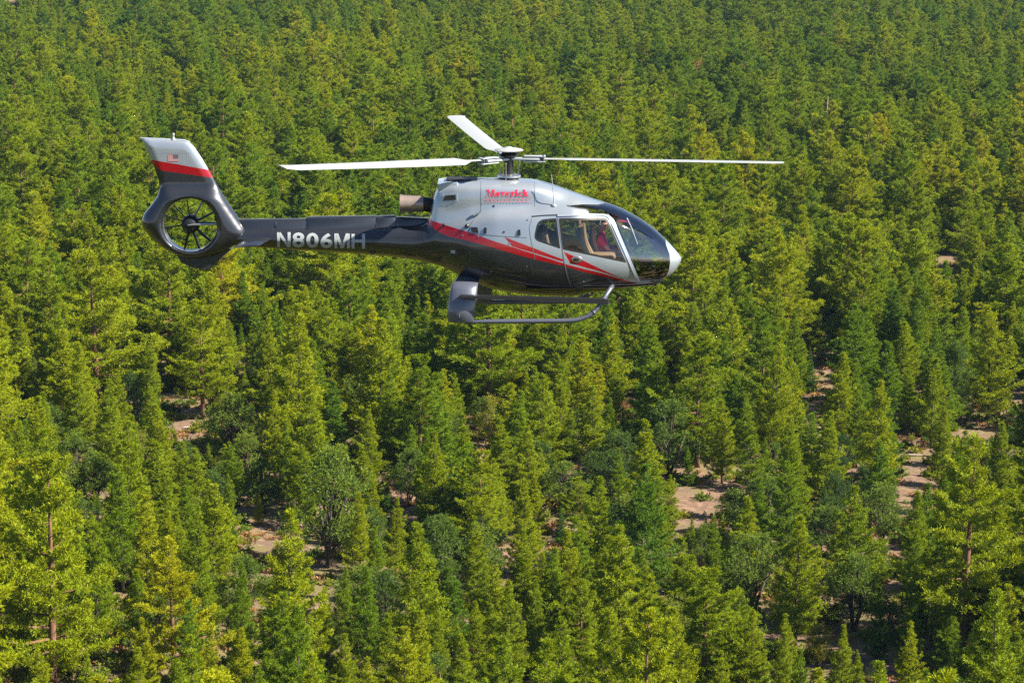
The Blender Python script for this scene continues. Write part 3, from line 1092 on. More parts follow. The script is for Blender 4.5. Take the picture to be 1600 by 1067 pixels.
def keys(X):
    i = int(np.clip(np.searchsorted(KX, X) - 1, 0, len(KX) - 2))
    h = KX[i + 1] - KX[i]
    t = min(max((X - KX[i]) / h, 0), 1)
    a, b, c, d = 2 * t ** 3 - 3 * t * t + 1, t ** 3 - 2 * t * t + t, -2 * t ** 3 + 3 * t * t, t ** 3 - t * t
    return (a * KY[i] + b * h * MY[i] + c * KY[i + 1] + d * h * MY[i + 1],
            a * KZ[i] + b * h * MZ[i] + c * KZ[i + 1] + d * h * MZ[i + 1])


_cache = {}


def section(X):
    k = round(X, 5)
    if k not in _cache:
        y, z = keys(X)
        _cache[k] = (np.concatenate([[-y[1]], y, [-y[-2]]]), np.concatenate([[z[1]], z, [z[-2]]]))
    return _cache[k]


def P(X, s, off=0.0):
    """starboard skin point, s from 0 (keel) to 7 (top centre line)"""
    s = min(max(s, 0.0), 7.0)
    y, z = section(X)
    i = min(int(s), 6)
    t = s - i
    b = (0.5 * (-t ** 3 + 2 * t * t - t), 0.5 * (3 * t ** 3 - 5 * t * t + 2), 0.5 * (-3 * t ** 3 + 4 * t * t + t), 0.5 * (t ** 3 - t * t))
    yy = sum(b[j] * y[i + j] for j in range(4))
    zz = sum(b[j] * z[i + j] for j in range(4))
    v = Vector((X, -max(yy, 0.0), zz))
    if off: v += PN(X, s) * off
    return v


def PN(X, s):
    e = 0.02
    a = P(min(X + e, KX[-1]), s) - P(max(X - e, KX[0]), s)
    b = P(X, min(s + 0.05, 7)) - P(X, max(s - 0.05, 0))
    n = a.cross(b)
    n = -n if n.y > 0 and abs(n.y) > 1e-6 else n
    c = P(X, 3.0)
    if n.length < 1e-9: n = Vector((1, 0, 0))
    n.normalize()
    if s < 0.05: n = Vector((n.x, 0, -abs(n.z))).normalized()
    if s > 6.95: n = Vector((n.x, 0, abs(n.z))).normalized()
    return n


def inv(px, py):
    """(X, s) of the starboard skin at a photo pixel"""
    Y = -0.8
    s = 3.0
    for it in range(3):
        X = min(max(loc(px, py, Y).x, KX[0] + .001), KX[-1] - .001)
        best = None
        prev = None
        for k in range(71):
            ss = 7.0 * k / 70
            p = P(X, ss) + ORG
            q = proj(p.x, p.y, p.z)[1]
            if prev is not None and prev[1] >= py >= q:
                f = (prev[1] - py) / max(prev[1] - q, 1e-9)
                best = prev[0] + f * (ss - prev[0])
            prev = (ss, q)
        if best is None: best = 7.0 if py < 380 else 1.0
        s = best
        Y = P(X, s).y
    return X, s


def skin(px, py, off=0.0):
    X, s = inv(px, py)
    return P(X, s, off)


def resample(pts, step, closed=True):
    out = []
    n = len(pts)
    for i in range(n if closed else n - 1):
        a, b = pts[i], pts[(i + 1) % n]
        k = max(1, int(math.hypot(b[0] - a[0], b[1] - a[1]) / step))
        for j in range(k):
            out.append((a[0] + (b[0] - a[0]) * j / k, a[1] + (b[1] - a[1]) * j / k))
    if not closed: out.append(pts[-1])
    return out


def rounded(poly, rad, n=4):
    out = []
    m = len(poly)
    for i in range(m):
        p, a, b = Vector(poly[i]), Vector(poly[i - 1]), Vector(poly[(i + 1) % m])
        r = rad[i] if isinstance(rad, (list, tuple)) else rad
        da, db = (a - p), (b - p)
        r = min(r, da.length * .45, db.length * .45)
        if r < .3:
            out.append(tuple(p)); continue
        q0, q1 = p + da.normalized() * r, p + db.normalized() * r
        for k in range(n + 1):
            t = k / n
            out.append(tuple((1 - t) ** 2 * q0 + 2 * t * (1 - t) * p + t * t * q1))
    return out


DOORW = rounded([(872.5, 341), (949, 341), (979, 411), (879, 390)], [3, 5, 2, 2])
REARW = rounded([(869.5, 341), (840, 343.5), (833.5, 375), (875.5, 389)], [2, 12, 9, 2], 6)
DOOR = rounded([(870.5, 337), (949, 336.5), (997.5, 441), (975, 445), (890, 448), (882.5, 414)], [2, 10, 1, 3, 3, 3])
WIND = [(886, 322), (904, 325.5), (915, 326.5), (919.5, 329), (921, 334), (951, 335.5), (958.5, 342), (1000, 439), (1015, 438.5), (1030, 436.5), (1041, 431.5),
        (1045, 423), (1047, 411), (1046, 397), (1040.5, 382)]
sv = 0.42
DWu = [inv(*p) for p in resample(DOORW, 4)]
RWu = [inv(*p) for p in resample(REARW, 4)]
DOu = [inv(*p) for p in resample(DOOR, 4)]
WIu = [inv(*p) for p in resample(WIND, 4, False)]


def post_s(X, w):
    for k in range(200):
        s = 7 - k * 0.01
        if P(X, s).y < -w: return s
    return 5.0


Xn, Xr = WIu[-1][0], loc(946, 320).x
for k in range(26):                     # along the centre post back to the roof
    X = Xn + (Xr - Xn) * k / 25
    WIu.append((X, post_s(X, 0.05)))
for p in resample([(934, 320.0), (910, 319.5), (888, 321.3)], 5, False): WIu.append(inv(*p))


def inside(poly, x, y):
    c = False
    n = len(poly)
    for i in range(n):
        x1, y1 = poly[i]
        x2, y2 = poly[i - 1]
        if (y1 > y) != (y2 > y) and x < (x2 - x1) * (y - y1) / (y2 - y1) + x1: c = not c
    return c


def build_skin():
    cons = [[(X, s * sv) for X, s in pl] for pl in (DWu, RWu, DOu, WIu)]
    pts, edges = [], []
    for pl in cons:
        b = len(pts)
        pts += pl
        edges += [(b + i, b + (i + 1) % len(pl)) for i in range(len(pl))]
    ca = np.array(pts)
    X0, X1 = KX[0], KX[-1]
    xa = list(np.arange(X0, loc(660, 380).x, .09)) + list(np.arange(loc(660, 380).x, 2.6, .045)) + list(np.arange(2.6, X1 - .03, .03)) + [X1 - .02, X1 - .008, X1]
    ns = 64
    for X in xa:
        for k in range(ns + 1):
            u, v = float(X), 7.0 * k / ns * sv
            if X > -.2 and np.min((ca[:, 0] - u) ** 2 + (ca[:, 1] - v) ** 2) < .018 ** 2: continue
            pts.append((u, v))
    res = MG.delaunay_2d_cdt([Vector(p) for p in pts], edges, [], 0, 1e-5)
    V, T = res[0], res[2]
    co = [P(v.x, v.y / sv) for v in V]
    no = [PN(v.x, v.y / sv) for v in V]
    uv = [(v.x, v.y) for v in V]
    reg = {'door_window': [], 'rear_window': [], 'door': [], 'wind': [], 'body': []}
    for t in T:
        cx_ = sum(uv[i][0] for i in t) / len(t)
        cy_ = sum(uv[i][1] for i in t) / len(t)
        r = 'body'
        if cx_ > 0.2:
            if inside(cons[0], cx_, cy_): r = 'door_window'
            elif inside(cons[1], cx_, cy_): r = 'rear_window'
            elif inside(cons[2], cx_, cy_): r = 'door'
            elif inside(cons[3], cx_, cy_): r = 'wind'
        a, b, c = (co[i] for i in t[:3])
        if (b - a).cross(c - a).dot(no[t[0]] + no[t[1]] + no[t[2]]) < 0: t = list(t)[::-1]
        reg[r].append(list(t))
    return co, no, reg


SK_CO, SK_NO, REG = build_skin()


def region_obj(name, tris, mats, parent, side=-1, off=0.0, both=False, flip=False):
    vs, ns, fs = [], [], []
    for sgn in ((-1, 1) if both else (side,)):
        idx = {}
        for t in tris:
            f = []
            for i in t:
                if i not in idx:
                    idx[i] = len(vs)
                    n = SK_NO[i]
                    v = SK_CO[i] + n * off
                    m_ = 1 if sgn == -1 else -1
                    vs.append((v.x, v.y * m_, v.z))
                    q = -1 if flip else 1
                    ns.append((n.x * q, n.y * m_ * q, n.z * q))
                f.append(idx[i])
            if (sgn == 1) != flip: f = f[::-1]
            fs.append(f)
    return mesh_obj(name, vs, fs, mats, parent, True, None, ns)


# ---- livery
def edge(pts):
    return [(p.x, p.z) for p in (skin(*q) for q in pts)]


top_z = loc(700, 250).z
bot_z = loc(700, 480).z
low = edge([(683, 361), (701, 370), (732, 376.5), (769, 386.5), (802, 396.5), (836, 405.5), (860, 411), (882, 416), (938, 431.5), (972, 439), (996, 444)])
up = edge([(672, 343), (685, 348), (701, 353.5), (735, 363.5), (769, 376), (796, 384.5), (860, 405), (877, 410.5), (938, 426), (965, 434.5), (996, 443)])
x_c = loc(669, 350).x
low = [(KX[0], top_z), (x_c - .04, top_z), (x_c, loc(669, 346).z)] + low + [(low[-1][0] + .02, bot_z + .4), (KX[-1], bot_z)]
up = [(KX[0], top_z), (x_c - .04, top_z), (x_c - .0, loc(669, 338).z)] + up + [(up[-1][0] + .02, bot_z + .4), (KX[-1], bot_z)]
slow = edge([(788.5, 371), (799.5, 385), (860, 403), (878, 408.7)])
supr = edge([(788.5, 370.5), (812, 379.5), (836, 388.5), (860, 398), (878, 405)])
slow = [(KX[0], top_z), (slow[0][0] - .01, top_z)] + slow + [(slow[-1][0] + .05, slow[-1][1]), (slow[-1][0] + .06, top_z), (KX[-1], top_z)]
supr = [(KX[0], bot_z), (supr[0][0] - .01, bot_z)] + supr + [(supr[-1][0] + .05, supr[-1][1]), (KX[-1], bot_z)]
M_body = paint('fuselage_livery', KX[0], KX[-1], bot_z, top_z, dict(low=low, up=up, slow=slow, sup=supr))
dx0, dx1 = loc(868, 380).x, loc(1000, 380).x
dlow = edge([(870, 413), (882, 416), (938, 431.5), (972, 439), (990, 442.5)])
dup_ = edge([(870, 409), (877, 411), (938, 426.5), (965, 434.5), (990, 441.5)])
dslow = edge([(881, 394), (891, 411.5), (938, 424.2), (962, 432), (990, 441.4)])
dsup = edge([(881, 393.5), (908, 405.5), (938, 420), (972, 435), (990, 441.4)])
dslow = [(dx0, top_z), (dslow[0][0] - .01, top_z)] + dslow
dsup = [(dx0, bot_z), (dsup[0][0] - .01, bot_z)] + dsup
M_door = paint('door_livery', dx0, dx1, bot_z, top_z, dict(low=dlow, up=dup_, slow=dslow, sup=dsup))

fuselage = region_obj('fuselage', REG['body'], M_body, heli, both=True)
CAB = loc(822, 380).x
lin = [t for t in REG['body'] if min(SK_CO[i].x for i in t) > CAB and max(SK_CO[i].x for i in t) < loc(1046, 400).x] + REG['door']
region_obj('cabin_lining', lin, M_lining, fuselage, both=True, off=-0.035, flip=True)

for side in (-1, 1):
    door = region_obj('cabin_door', REG['door'], M_door, heli, side)
    region_obj('door_window', REG['door_window'], M_glass, door, side, -0.004)
    region_obj('rear_window', REG['rear_window'], M_glass, heli, side, -0.004)
    region_obj('windshield', REG['wind'], M_wind, heli, side, -0.004)

    # rubber seals, seams and frames lie on the skin as thin raised strips
    def strip(name, pts, w, m_, parent, off=.004, closed=False, inner=False, th=.004):
        q = resample(pts, 3, closed)
        n = len(q)
        vs, fs = [], []
        for i in range(n):
            a = Vector(q[i - 1] if closed or i > 0 else q[0])
            b = Vector(q[(i + 1) % n] if closed or i < n - 1 else q[-1])
            d = (b - a).normalized()
            nn = Vector((-d.y, d.x))
            c = Vector(q[i])
            e = (c, c + nn * w) if inner else (c - nn * w / 2, c + nn * w / 2)
            for o_ in (off, off + th):
                for p in e:
                    v = skin(p.x, p.y, o_)
                    vs.append((v.x, v.y * (1 if side == -1 else -1), v.z))
        for i in range(n if closed else n - 1):
            a, b = i * 4, ((i + 1) % n) * 4
            fs += [(a + 2, a + 3, b + 3, b + 2), (a, b, b + 1, a + 1), (a, a + 2, b + 2, b), (a + 1, b + 1, b + 3, a + 3)]
        o = mesh_obj(name, vs, fs, m_, parent, False)
        return o

    def inw(poly, d):
        cx_ = sum(p[0] for p in poly) / len(poly)
        cy_ = sum(p[1] for p in poly) / len(poly)
        return 1 if sum(poly[i - 1][0] * poly[i][1] - poly[i][0] * poly[i - 1][1] for i in range(len(poly))) > 0 else -1

    strip('window_seal', DOORW, 3.2 * inw(DOORW, 1), M_black, door, -.004, True, True)
    strip('window_seal', REARW, 2.6 * inw(REARW, 1), M_black, heli, -.004, True, True)
    strip('door_frame', [(871, 337.3), (900, 336.4), (942, 336.6), (949, 338.3), (953.5, 343), (970, 380), (996.5, 440)], 2.6, M_silver, door, .002, th=.014)
    strip('door_seam', [(871, 338), (876, 372), (882, 411), (886, 430), (892, 447.5)], 1.1, M_seam, fuselage, .001)
    strip('roof_gutter', [(831, 338.5), (850, 336.8), (872, 336)], 1.5, M_black, fuselage, .003)
    for ln, m_ in (([(751.5, 283), (751.3, 329)], M_seam), ([(751, 331), (742, 340), (735, 352), (731, 365)], M_seam), ([(835, 284), (835.5, 323)], M_seam),
                   ([(736, 364.5), (778, 369), (823, 371.5)], M_seam), ([(730, 378), (729, 405), (731, 428)], M_seamd), ([(831, 342), (827, 356), (829, 372), (836, 405)], M_seam),
                   ([(828, 408), (834, 440)], M_seamd), ([(662, 360), (662, 400)], M_seamd), ([(893, 447), (940, 446), (985, 442)], M_seamd)):
        strip('panel_seam', ln, 0.9, m_, fuselage, .0005, th=.002)
    strip('windshield_frame', [(886, 321.5), (904, 325.5), (915, 326.5), (919.5, 329), (921, 334), (951, 335.0)], 1.5, M_seamd, heli, .001)

    # small fittings on the skin
    def patch(name, quad, m_, parent=fuselage, off=.005, th=.012):
        vs = []
        for o_ in (off - .02, off + th):
            for p in quad:
                v = skin(p[0], p[1], o_)
                vs.append((v.x, v.y * (1 if side == -1 else -1), v.z))
        return mesh_obj(name, vs, [(4, 5, 6, 7), (0, 1, 5, 4), (1, 2, 6, 5), (2, 3, 7, 6), (3, 0, 4, 7)], m_, parent)

    patch('air_vent', [(735.5, 355.5), (746, 355.5), (748, 364), (738, 363.5)], M_black)
    patch('latch', [(757, 356), (760.5, 356), (760, 365), (755, 365)], M_dsteel)
    patch('latch', [(809.5, 359), (813, 359), (813.5, 368), (807.5, 368)], M_dsteel)
    patch('access_panel', [(716, 390), (725, 390), (725, 399), (716, 399)], M_black, th=.004)
    patch('placard', [(704.5, 391), (711.5, 391), (711.5, 396), (704.5, 396)], M_letter, th=.003)
    patch('intake_frame', [(693, 304), (714, 302.5), (715, 314), (690.5, 316)], M_silver, th=.010)
    patch('intake_slot', [(695.5, 306), (712, 304.8), (712.5, 312.5), (692.5, 314)], M_exhd, th=.016)
    for px, py, r_ in ((771.5, 322, 1.9), (787.5, 362.5, 1.7), (719.5, 414, 1.5), (824, 344, 1.0)):
        patch('drain_port', [(px + r_ * math.cos(a), py + r_ * math.sin(a)) for a in (.78, 2.36, 3.93, 5.5)], M_black, th=.004)
    for px, py in ((767, 424), (690, 353), (723, 368), (748, 370), (797, 380), (823, 416), (912, 440)):
        patch('rivet_head', [(px - .8, py - .8), (px + .8, py - .8), (px + .8, py + .8), (px - .8, py + .8)], M_steel, th=.006)
    for k in range(17):
        px = 754 + k * 4.8
        patch('rivet_head', [(px - .35, 317.6), (px + .35, 317.6), (px + .35, 318.4), (px - .35, 318.4)], M_seam, th=.003)
    # vent pipe where the cowling panels meet
    bm = bmesh.new()
    a_, b_ = skin(740, 337, .03), skin(751, 331, .05)
    fl = lambda v: Vector((v.x, v.y * (1 if side == -1 else -1), v.z))
    tube(bm, [fl(a_), fl(b_)], .035, 12)
    bm_obj('vent_pipe', bm, M_silver, fuselage)
    bm = bmesh.new()
    d_ = (fl(b_) - fl(a_)).normalized()
    tube(bm, [fl(b_) - d_ * .03, fl(b_) + d_ * .006], .028, 12)
    bm_obj('vent_mouth', bm, M_black, fuselage)
    bm = bmesh.new()
    a_ = skin(730, 354, .02)
    lathe(bm, [(.02, -.03), (.045, 0), (.03, .03)], fl(a_), 'Y', 10)
    bm_obj('cowling_latch', bm, M_dsteel, fuselage)
    bm = bmesh.new()
    a_ = skin(694, 352, .02)
    lathe(bm, [(.02, -.03), (.035, 0), (.025, .03)], fl(a_), 'Y', 10)
    bm_obj('cowling_latch', bm, M_dsteel, fuselage)
    # door handle: oval recessed plate with a lever
    c = skin(901.5, 405.5, .006)
    bm = bmesh.new()
    lathe(bm, [(.105, -.01), (.105, .004), (.09, .012)], (0, 0, 0), 'Y', 24)
    for v in bm.verts: v.co = Vector((v.co.x, -v.co.y, v.co.z * .62))
    bm.transform(Matrix.Translation(fl(c)) @ (Matrix.Scale(-1, 4, (0, 1, 0)) if side == 1 else Matrix()))
    dh = bm_obj('door_handle', bm, M_steel, door)
    bm = bmesh.new()
    y_ = -.018 if side == -1 else .018
    rbox(bm, (-.06, -.008, -.022), (.05, .008, .028), .008, Matrix.Translation(fl(c) + Vector((-.012, y_, 0))))
    bm_obj('handle_lever', bm, M_black, dh)

# ---- interior: floor, bulkhead, panel, seats
def wid(X, zrow_s): return -P(X, zrow_s).y


bm = bmesh.new()
xa = np.linspace(CAB, loc(1036, 420).x, 14)
fz = loc(900, 436).z
L_, R_ = [], []
for X in xa:
    w = max(.12, wid(X, 2.0) - .05)
    zz = max(fz, P(X, 0).z + .08)
    L_.append([bm.verts.new((X, -w, zz)), bm.verts.new((X, -w, zz - .04))])
    R_.append([bm.verts.new((X, w, zz)), bm.verts.new((X, w, zz - .04))])
for i in range(len(xa) - 1):
    bm.faces.new((L_[i][0], R_[i][0], R_[i + 1][0], L_[i + 1][0]))
    bm.faces.new((L_[i][1], L_[i + 1][1], R_[i + 1][1], R_[i][1]))
bm_obj('cabin_floor', bm, M_trim, fuselage, False)
ring = [P(CAB + .02, s) for s in np.linspace(.2, 6.9, 24)]
ring = [Vector((p.x, p.y * .97, p.z)) for p in ring] + [Vector((p.x, -p.y * .97, p.z)) for p in ring[::-1]]
bm = bmesh.new()
vs_ = [bm.verts.new(p) for p in ring]
vb_ = [bm.verts.new(p + Vector((-.03, 0, 0))) for p in ring]
bm.faces.new(vs_)
bm.faces.new(vb_[::-1])
for i in range(len(vs_)): bm.faces.new((vs_[i], vb_[i], vb_[(i + 1) % len(vs_)], vs_[(i + 1) % len(vs_)]))
bm_obj('rear_bulkhead', bm, M_lining, fuselage, False)
bm = bmesh.new()
c = loc(1010, 415)
rbox(bm, (c.x - .10, -.42, fz), (c.x + .16, .42, c.z + .02), .04)
rbox(bm, (c.x - .16, -.50, c.z - .02), (c.x + .12, .50, c.z + .12), .05)
bm_obj('instrument_panel', bm, M_panel, fuselage)


def seat(px_top, py_top, px_bot, py_bot, Y, wide=.46, headrest=True):
    t_, b_ = loc(px_top, py_top, Y), loc(px_bot, py_bot, Y)
    d = (t_ - b_).normalized()
    n = Vector((d.z, 0, -d.x))
    bm = bmesh.new()
    nk = 10
    prof = []
    for k in range(nk + 1):
        q = k / nk
        c_ = b_.lerp(t_, q)
        bow = .05 * math.sin(q * math.pi) - .02 * q
        hw = wide / 2 * (1 - .25 * max(0, q - .7) / .3)
        prof.append((c_ - n * bow, hw, .065 - .02 * q))
    rings = []
    for c_, hw, th in prof:
        rr = []
        for a in np.linspace(0, 2 * math.pi, 17)[:-1]:
            ca, sa = math.cos(a), math.sin(a)
            y = hw * math.copysign(abs(ca) ** .35, ca)
            x = th * math.copysign(abs(sa) ** .8, sa)
            rr.append(bm.verts.new(c_ + n * (x + .03 * (y / hw) ** 2) + Vector((0, y, 0))))
        rings.append(rr)
    for a, b in zip(rings, rings[1:]):
        for k in range(16): bm.faces.new((a[k], a[(k + 1) % 16], b[(k + 1) % 16], b[k]))
    bm.faces.new(rings[0][::-1])
    bm.faces.new(rings[-1])
    back = bm_obj('seat_back', bm, M_tan, heli)
    if headrest:
        bm = bmesh.new()
        rbox(bm, (-.045, -.13, 0), (.045, .13, .17), .035, Matrix.Translation(t_ + d * .03))
        bm_obj('headrest', bm, M_tan, back)
    bm = bmesh.new()
    rbox(bm, (b_.x - .02, Y - wide / 2, b_.z - .03), (b_.x + .46, Y + wide / 2, b_.z + .09), .045)
    rbox(bm, (b_.x + .06, Y - wide / 2 + .07, fz + .003), (b_.x + .36, Y + wide / 2 - .07, b_.z - .02), .02)
    cu = bm_obj('seat_cushion', bm, M_tan, back)
    bm = bmesh.new()       # dark shell behind the back
    rbox(bm, (-.012, -wide / 2 + .02, 0), (.012, wide / 2 - .02, (t_ - b_).length * .95), .008,
         Matrix.Translation(b_ - n * .085) @ Matrix.Rotation(math.atan2(d.x, d.z), 4, 'Y'))
    bm_obj('seat_shell', bm, M_trim, back)
    return b_


seat(905, 354, 922, 406, -.42)
seat(908, 349, 925, 402, .05)
PILOT_SEAT = seat(923, 350, 938, 407, .50)
for yy in (-.66, -.22, .22, .66):
    seat(845 + (4 if abs(yy) < .4 else 0), 357 - yy * 9, 866, 402 - yy * 12, yy, .40, False)
# centre post between the windshields, inside
bm = bmesh.new()
tube(bm, [P(X, 7) + Vector((0, 0, -.05)) for X in np.linspace(loc(950, 320).x, loc(1042, 380).x, 14)], .035, 8)
bm_obj('centre_post', bm, M_trim, heli)
# windshield wiper arms / door pillar inside
bm = bmesh.new()
tube(bm, [loc(979, 341, -.30), loc(986, 356, -.33), loc(996, 382, -.40)], [.018, .02, .012], 6)
bm_obj('cabin_grip', bm, M_steel, heli)
bm = bmesh.new()
tube(bm, [loc(981, 385, .1), loc(984, 395, .1), loc(990, 412, .1)], [.012, .012, .012], 6)
lathe(bm, [(.02, -.03), (.024, .0), (.02, .05)], loc(981, 384, .1), 'Z', 8)
bm_obj('control_stick', bm, M_steel, heli)

# ---- cowling tail lip, exhaust, spine cover
bm = bmesh.new()
ll = [(684.5, 283), (700, 281), (716, 281), (716, 287), (706, 297), (696, 301), (687, 298), (684.5, 292)]
rings = []
for y, sh in ((-.44, .93), (-.40, 1), (.40, 1), (.44, .93)):
    cx_ = sum(p[0] for p in ll) / 8
    cy_ = sum(p[1] for p in ll) / 8
    rings.append([bm.verts.new(loc(cx_ + (p[0] - cx_) * sh, cy_ + (p[1] - cy_) * sh - y * 3.0 * 0, 0) + Vector((0, y, 0))) for p in ll])
for a, b in zip(rings, rings[1:]):
    for k in range(8): bm.faces.new((a[k], a[(k + 1) % 8], b[(k + 1) % 8], b[k]))
bm.faces.new(rings[0][::-1])
bm.faces.new(rings[-1])
bm_obj('cowling_lip', bm, M_silver, fuselage)
bm = bmesh.new()
rbox(bm, loc(697, 282.0, -.26), loc(746, 278.8, 0) + Vector((0, .26, 0)), .012)
bm_obj('intake_grille', bm, M_black, fuselage)
bm = bmesh.new()
prof = [(.16, -.05), (.165, 0), (.155, .20), (.15, .40), (.145, .44), (.12, .43), (.13, .1), (.14, .0)]
x0 = loc(625, 318)
bm = bmesh.new()
seg = 28
rings = []
for r_, h_ in [(.158, .46), (.158, .30), (.163, .1), (.172, .0), (.160, .0), (.150, .1), (.145, .45)]:
    sl = .09 * (h_ / .46)
    rings.append([bm.verts.new(x0 + Vector((h_, r_ * math.cos(a), r_ * math.sin(a) - sl * .15))) for a in [6.2832 * k / seg for k in range(seg)]])
for a, b in zip(rings, rings[1:]):
    for k in range(seg): bm.faces.new((a[k], a[(k + 1) % seg], b[(k + 1) % seg], b[k]))
ex = bm_obj('exhaust_pipe', bm, M_exh, heli)
bm = bmesh.new()
tube(bm, [x0 + Vector((.40, 0, -.01)), x0 + Vector((.52, 0, -.02)), x0 + Vector((.75, 0, -.09))], [.15, .14, .13], 20)
bm_obj('exhaust_elbow', bm, M_exhd, ex)
bm = bmesh.new()
tube(bm, [x0 + Vector((.02, -.05, -.17)), x0 + Vector((.12, -.06, -.23)), x0 + Vector((.38, -.06, -.245)), x0 + Vector((.62, -.06, -.235))], .012, 6)
bm_obj('drain_tube', bm, M_steel, ex)
bm = bmesh.new()


def spine(x0_, x1_, t0_, t1_, b0_, b1_, hw, name, parent, m_=None):
    bm = bmesh.new()
    rings = []
    for px, t_, b_, f in ((x0_, t0_, b0_, .8), (x0_ + 3, t0_, b0_, 1), (x1_ - 3, t1_, b1_, 1), (x1_, t1_, b1_, .8)):
        zt, zb = loc(px, t_).z, loc(px, b_).z
        X = loc(px, t_).x
        h = zt - zb
        pr = [(-hw * 1.15, 0), (-hw, h * .55), (-hw * .75, h * .88), (-hw * .35, h), (hw * .35, h), (hw * .75, h * .88), (hw, h * .55), (hw * 1.15, 0)]
        rings.append([bm.verts.new((X, y * f, zb + z)) for y, z in pr])
    for a, b in zip(rings, rings[1:]):
        for k in range(8): bm.faces.new((a[k], a[(k + 1) % 8], b[(k + 1) % 8], b[k]))
    bm.faces.new(rings[0][::-1])
    bm.faces.new(rings[-1])
    return bm_obj(name, bm, m_ or M_char, parent)


spine(366, 482, 342.5, 341.5, 360, 358, .10, 'drive_shaft_cover', heli)
spine(480, 588, 338.5, 337, 358, 357, .125, 'drive_shaft_cover', heli)
spine(586, 618, 337.5, 336.5, 357, 357, .13, 'drive_shaft_cover', heli)
spine(617, 674, 338.5, 341, 357, 358, .12, 'drive_shaft_cover', heli)
for px in (482, 588, 617, 432):
    bm = bmesh.new()
    sp_ = .118 if px != 588 else .14
    lathe(bm, [(sp_, -.012), (sp_, .012)], loc(px, 352), 'X', 20)
    bm_obj('cover_band', bm, M_seamd, heli)
bm = bmesh.new()
lathe(bm, [(.075, -.06), (.08, 0), (.055, .02)], skin(582, 391, .0), 'Y', 18)
for v in bm.verts: v.co.y = 2 * skin(582, 391).y - v.co.y + .02
bm_obj('boom_light', bm, M_black, heli)

# ---- shrouded tail fan housing with fin: one outline with a round hole, its thickness swelling round the duct
OUT = [(221, 216), (262, 218), (288, 220), (296, 222.5), (303, 229), (316, 248), (330, 272), (342, 294), (356, 316), (373, 341), (383, 354), (388, 364), (382, 373),
       (368, 383), (350, 393), (332, 400), (312, 404), (292, 403.5), (272, 397), (252, 385.5), (236, 372), (224, 357), (220.5, 346), (225, 334), (237, 319), (246, 306),
       (249.5, 294), (248, 284), (241, 262), (231, 238)]
HC, HR = loc(298, 350), 42 / 79.3
OP = [loc(*p) for p in resample(OUT, 6)]
OP = [(p.x, p.z) for p in OP]
OA = np.array(OP)


def dist_out(x, z):
    a, b = OA, np.roll(OA, -1, 0)
    ab = b - a
    t = np.clip(((np.array([x, z]) - a) * ab).sum(1) / ((ab ** 2).sum(1) + 1e-12), 0, 1)
    q = a + ab * t[:, None]
    return float(np.min(np.hypot(q[:, 0] - x, q[:, 1] - z)))


zc0, zc1 = loc(300, 312).z, loc(300, 286).z


def thick(x, z):
    q = min(max((z - zc0) / (zc1 - zc0), 0), 1)
    q = q * q * (3 - 2 * q)
    T, D = .255 * (1 - q) + .075 * q, .30 * (1 - q) + .17 * q
    d = min(dist_out(x, z) / D, 1)
    t = .008 + T * math.sqrt(max(0, 1 - (1 - d) ** 2)) ** (1.0 if q < .5 else 1.1)
    dh = (math.hypot(x - HC.x, z - HC.z) - HR) / .11
    if dh < 1: t -= .10 * (1 - math.sqrt(max(0, 1 - (1 - max(dh, 0)) ** 2)))
    return max(t, .008)


def build_fin():
    pts = list(OP)
    n = len(pts)
    edges = [(i, (i + 1) % n) for i in range(n)]
    hn = 56
    hole = [(HC.x + HR * math.cos(6.28319 * k / hn), HC.z + HR * math.sin(6.28319 * k / hn)) for k in range(hn)]
    b = len(pts)
    pts += hole
    edges += [(b + k, b + (k + 1) % hn) for k in range(hn)]
    for rr in (1.02, 1.05, 1.09, 1.14, 1.2):
        for k in range(hn):
            x, z = HC.x + HR * rr * math.cos(6.28319 * (k + .5) / hn), HC.z + HR * rr * math.sin(6.28319 * (k + .5) / hn)
            if inside(OP, x, z) and dist_out(x, z) > .02: pts.append((x, z))
    for dd in (.012, .03, .06):          # rings that follow the outline keep the rounded edge smooth
        for i in range(n):
            p, q = Vector(OP[i - 1]), Vector(OP[(i + 1) % n])
            d = (q - p).normalized()
            c_ = Vector(OP[i]) + Vector((d.y, -d.x)) * dd
            for cc in (c_,):
                if inside(OP, *cc) and dist_out(*cc) > dd * .8 and math.hypot(cc[0] - HC.x, cc[1] - HC.z) > HR * 1.22: pts.append(tuple(cc))
    st = .045
    x = OA[:, 0].min()
    while x < OA[:, 0].max():
        z = OA[:, 1].min()
        while z < OA[:, 1].max():
            if inside(OP, x, z) and dist_out(x, z) > .075 and math.hypot(x - HC.x, z - HC.z) > HR * 1.24: pts.append((x, z))
            z += st
        x += st
    res = MG.delaunay_2d_cdt([Vector(p) for p in pts], edges, [], 1, 1e-5)
    V, T = res[0], res[2]
    vs, fs = [], []
    m_ = len(V)
    th = [thick(v.x, v.y) for v in V]
    for sg in (-1, 1):
        for v, t in zip(V, th): vs.append((v.x, sg * t, v.y))
    cnt = {}
    for t in T:
        c_ = sum((Vector(V[i]) for i in t), Vector((0, 0))) / len(t)
        if math.hypot(c_.x - HC.x, c_.y - HC.z) < HR * .995: continue
        t = list(t)
        a, b_, c2 = (V[i] for i in t[:3])
        if (b_ - a).cross(c2 - a) < 0: t = t[::-1]
        fs.append(t)
        fs.append([i + m_ for i in t[::-1]])
        for i in range(len(t)): cnt[(t[i], t[(i + 1) % len(t)])] = 1
    for (i, j) in list(cnt):
        if (j, i) not in cnt: fs.append([j, i, i + m_, j + m_])
    ns = []
    for k, v in enumerate(vs): ns.append(v)
    return vs, fs


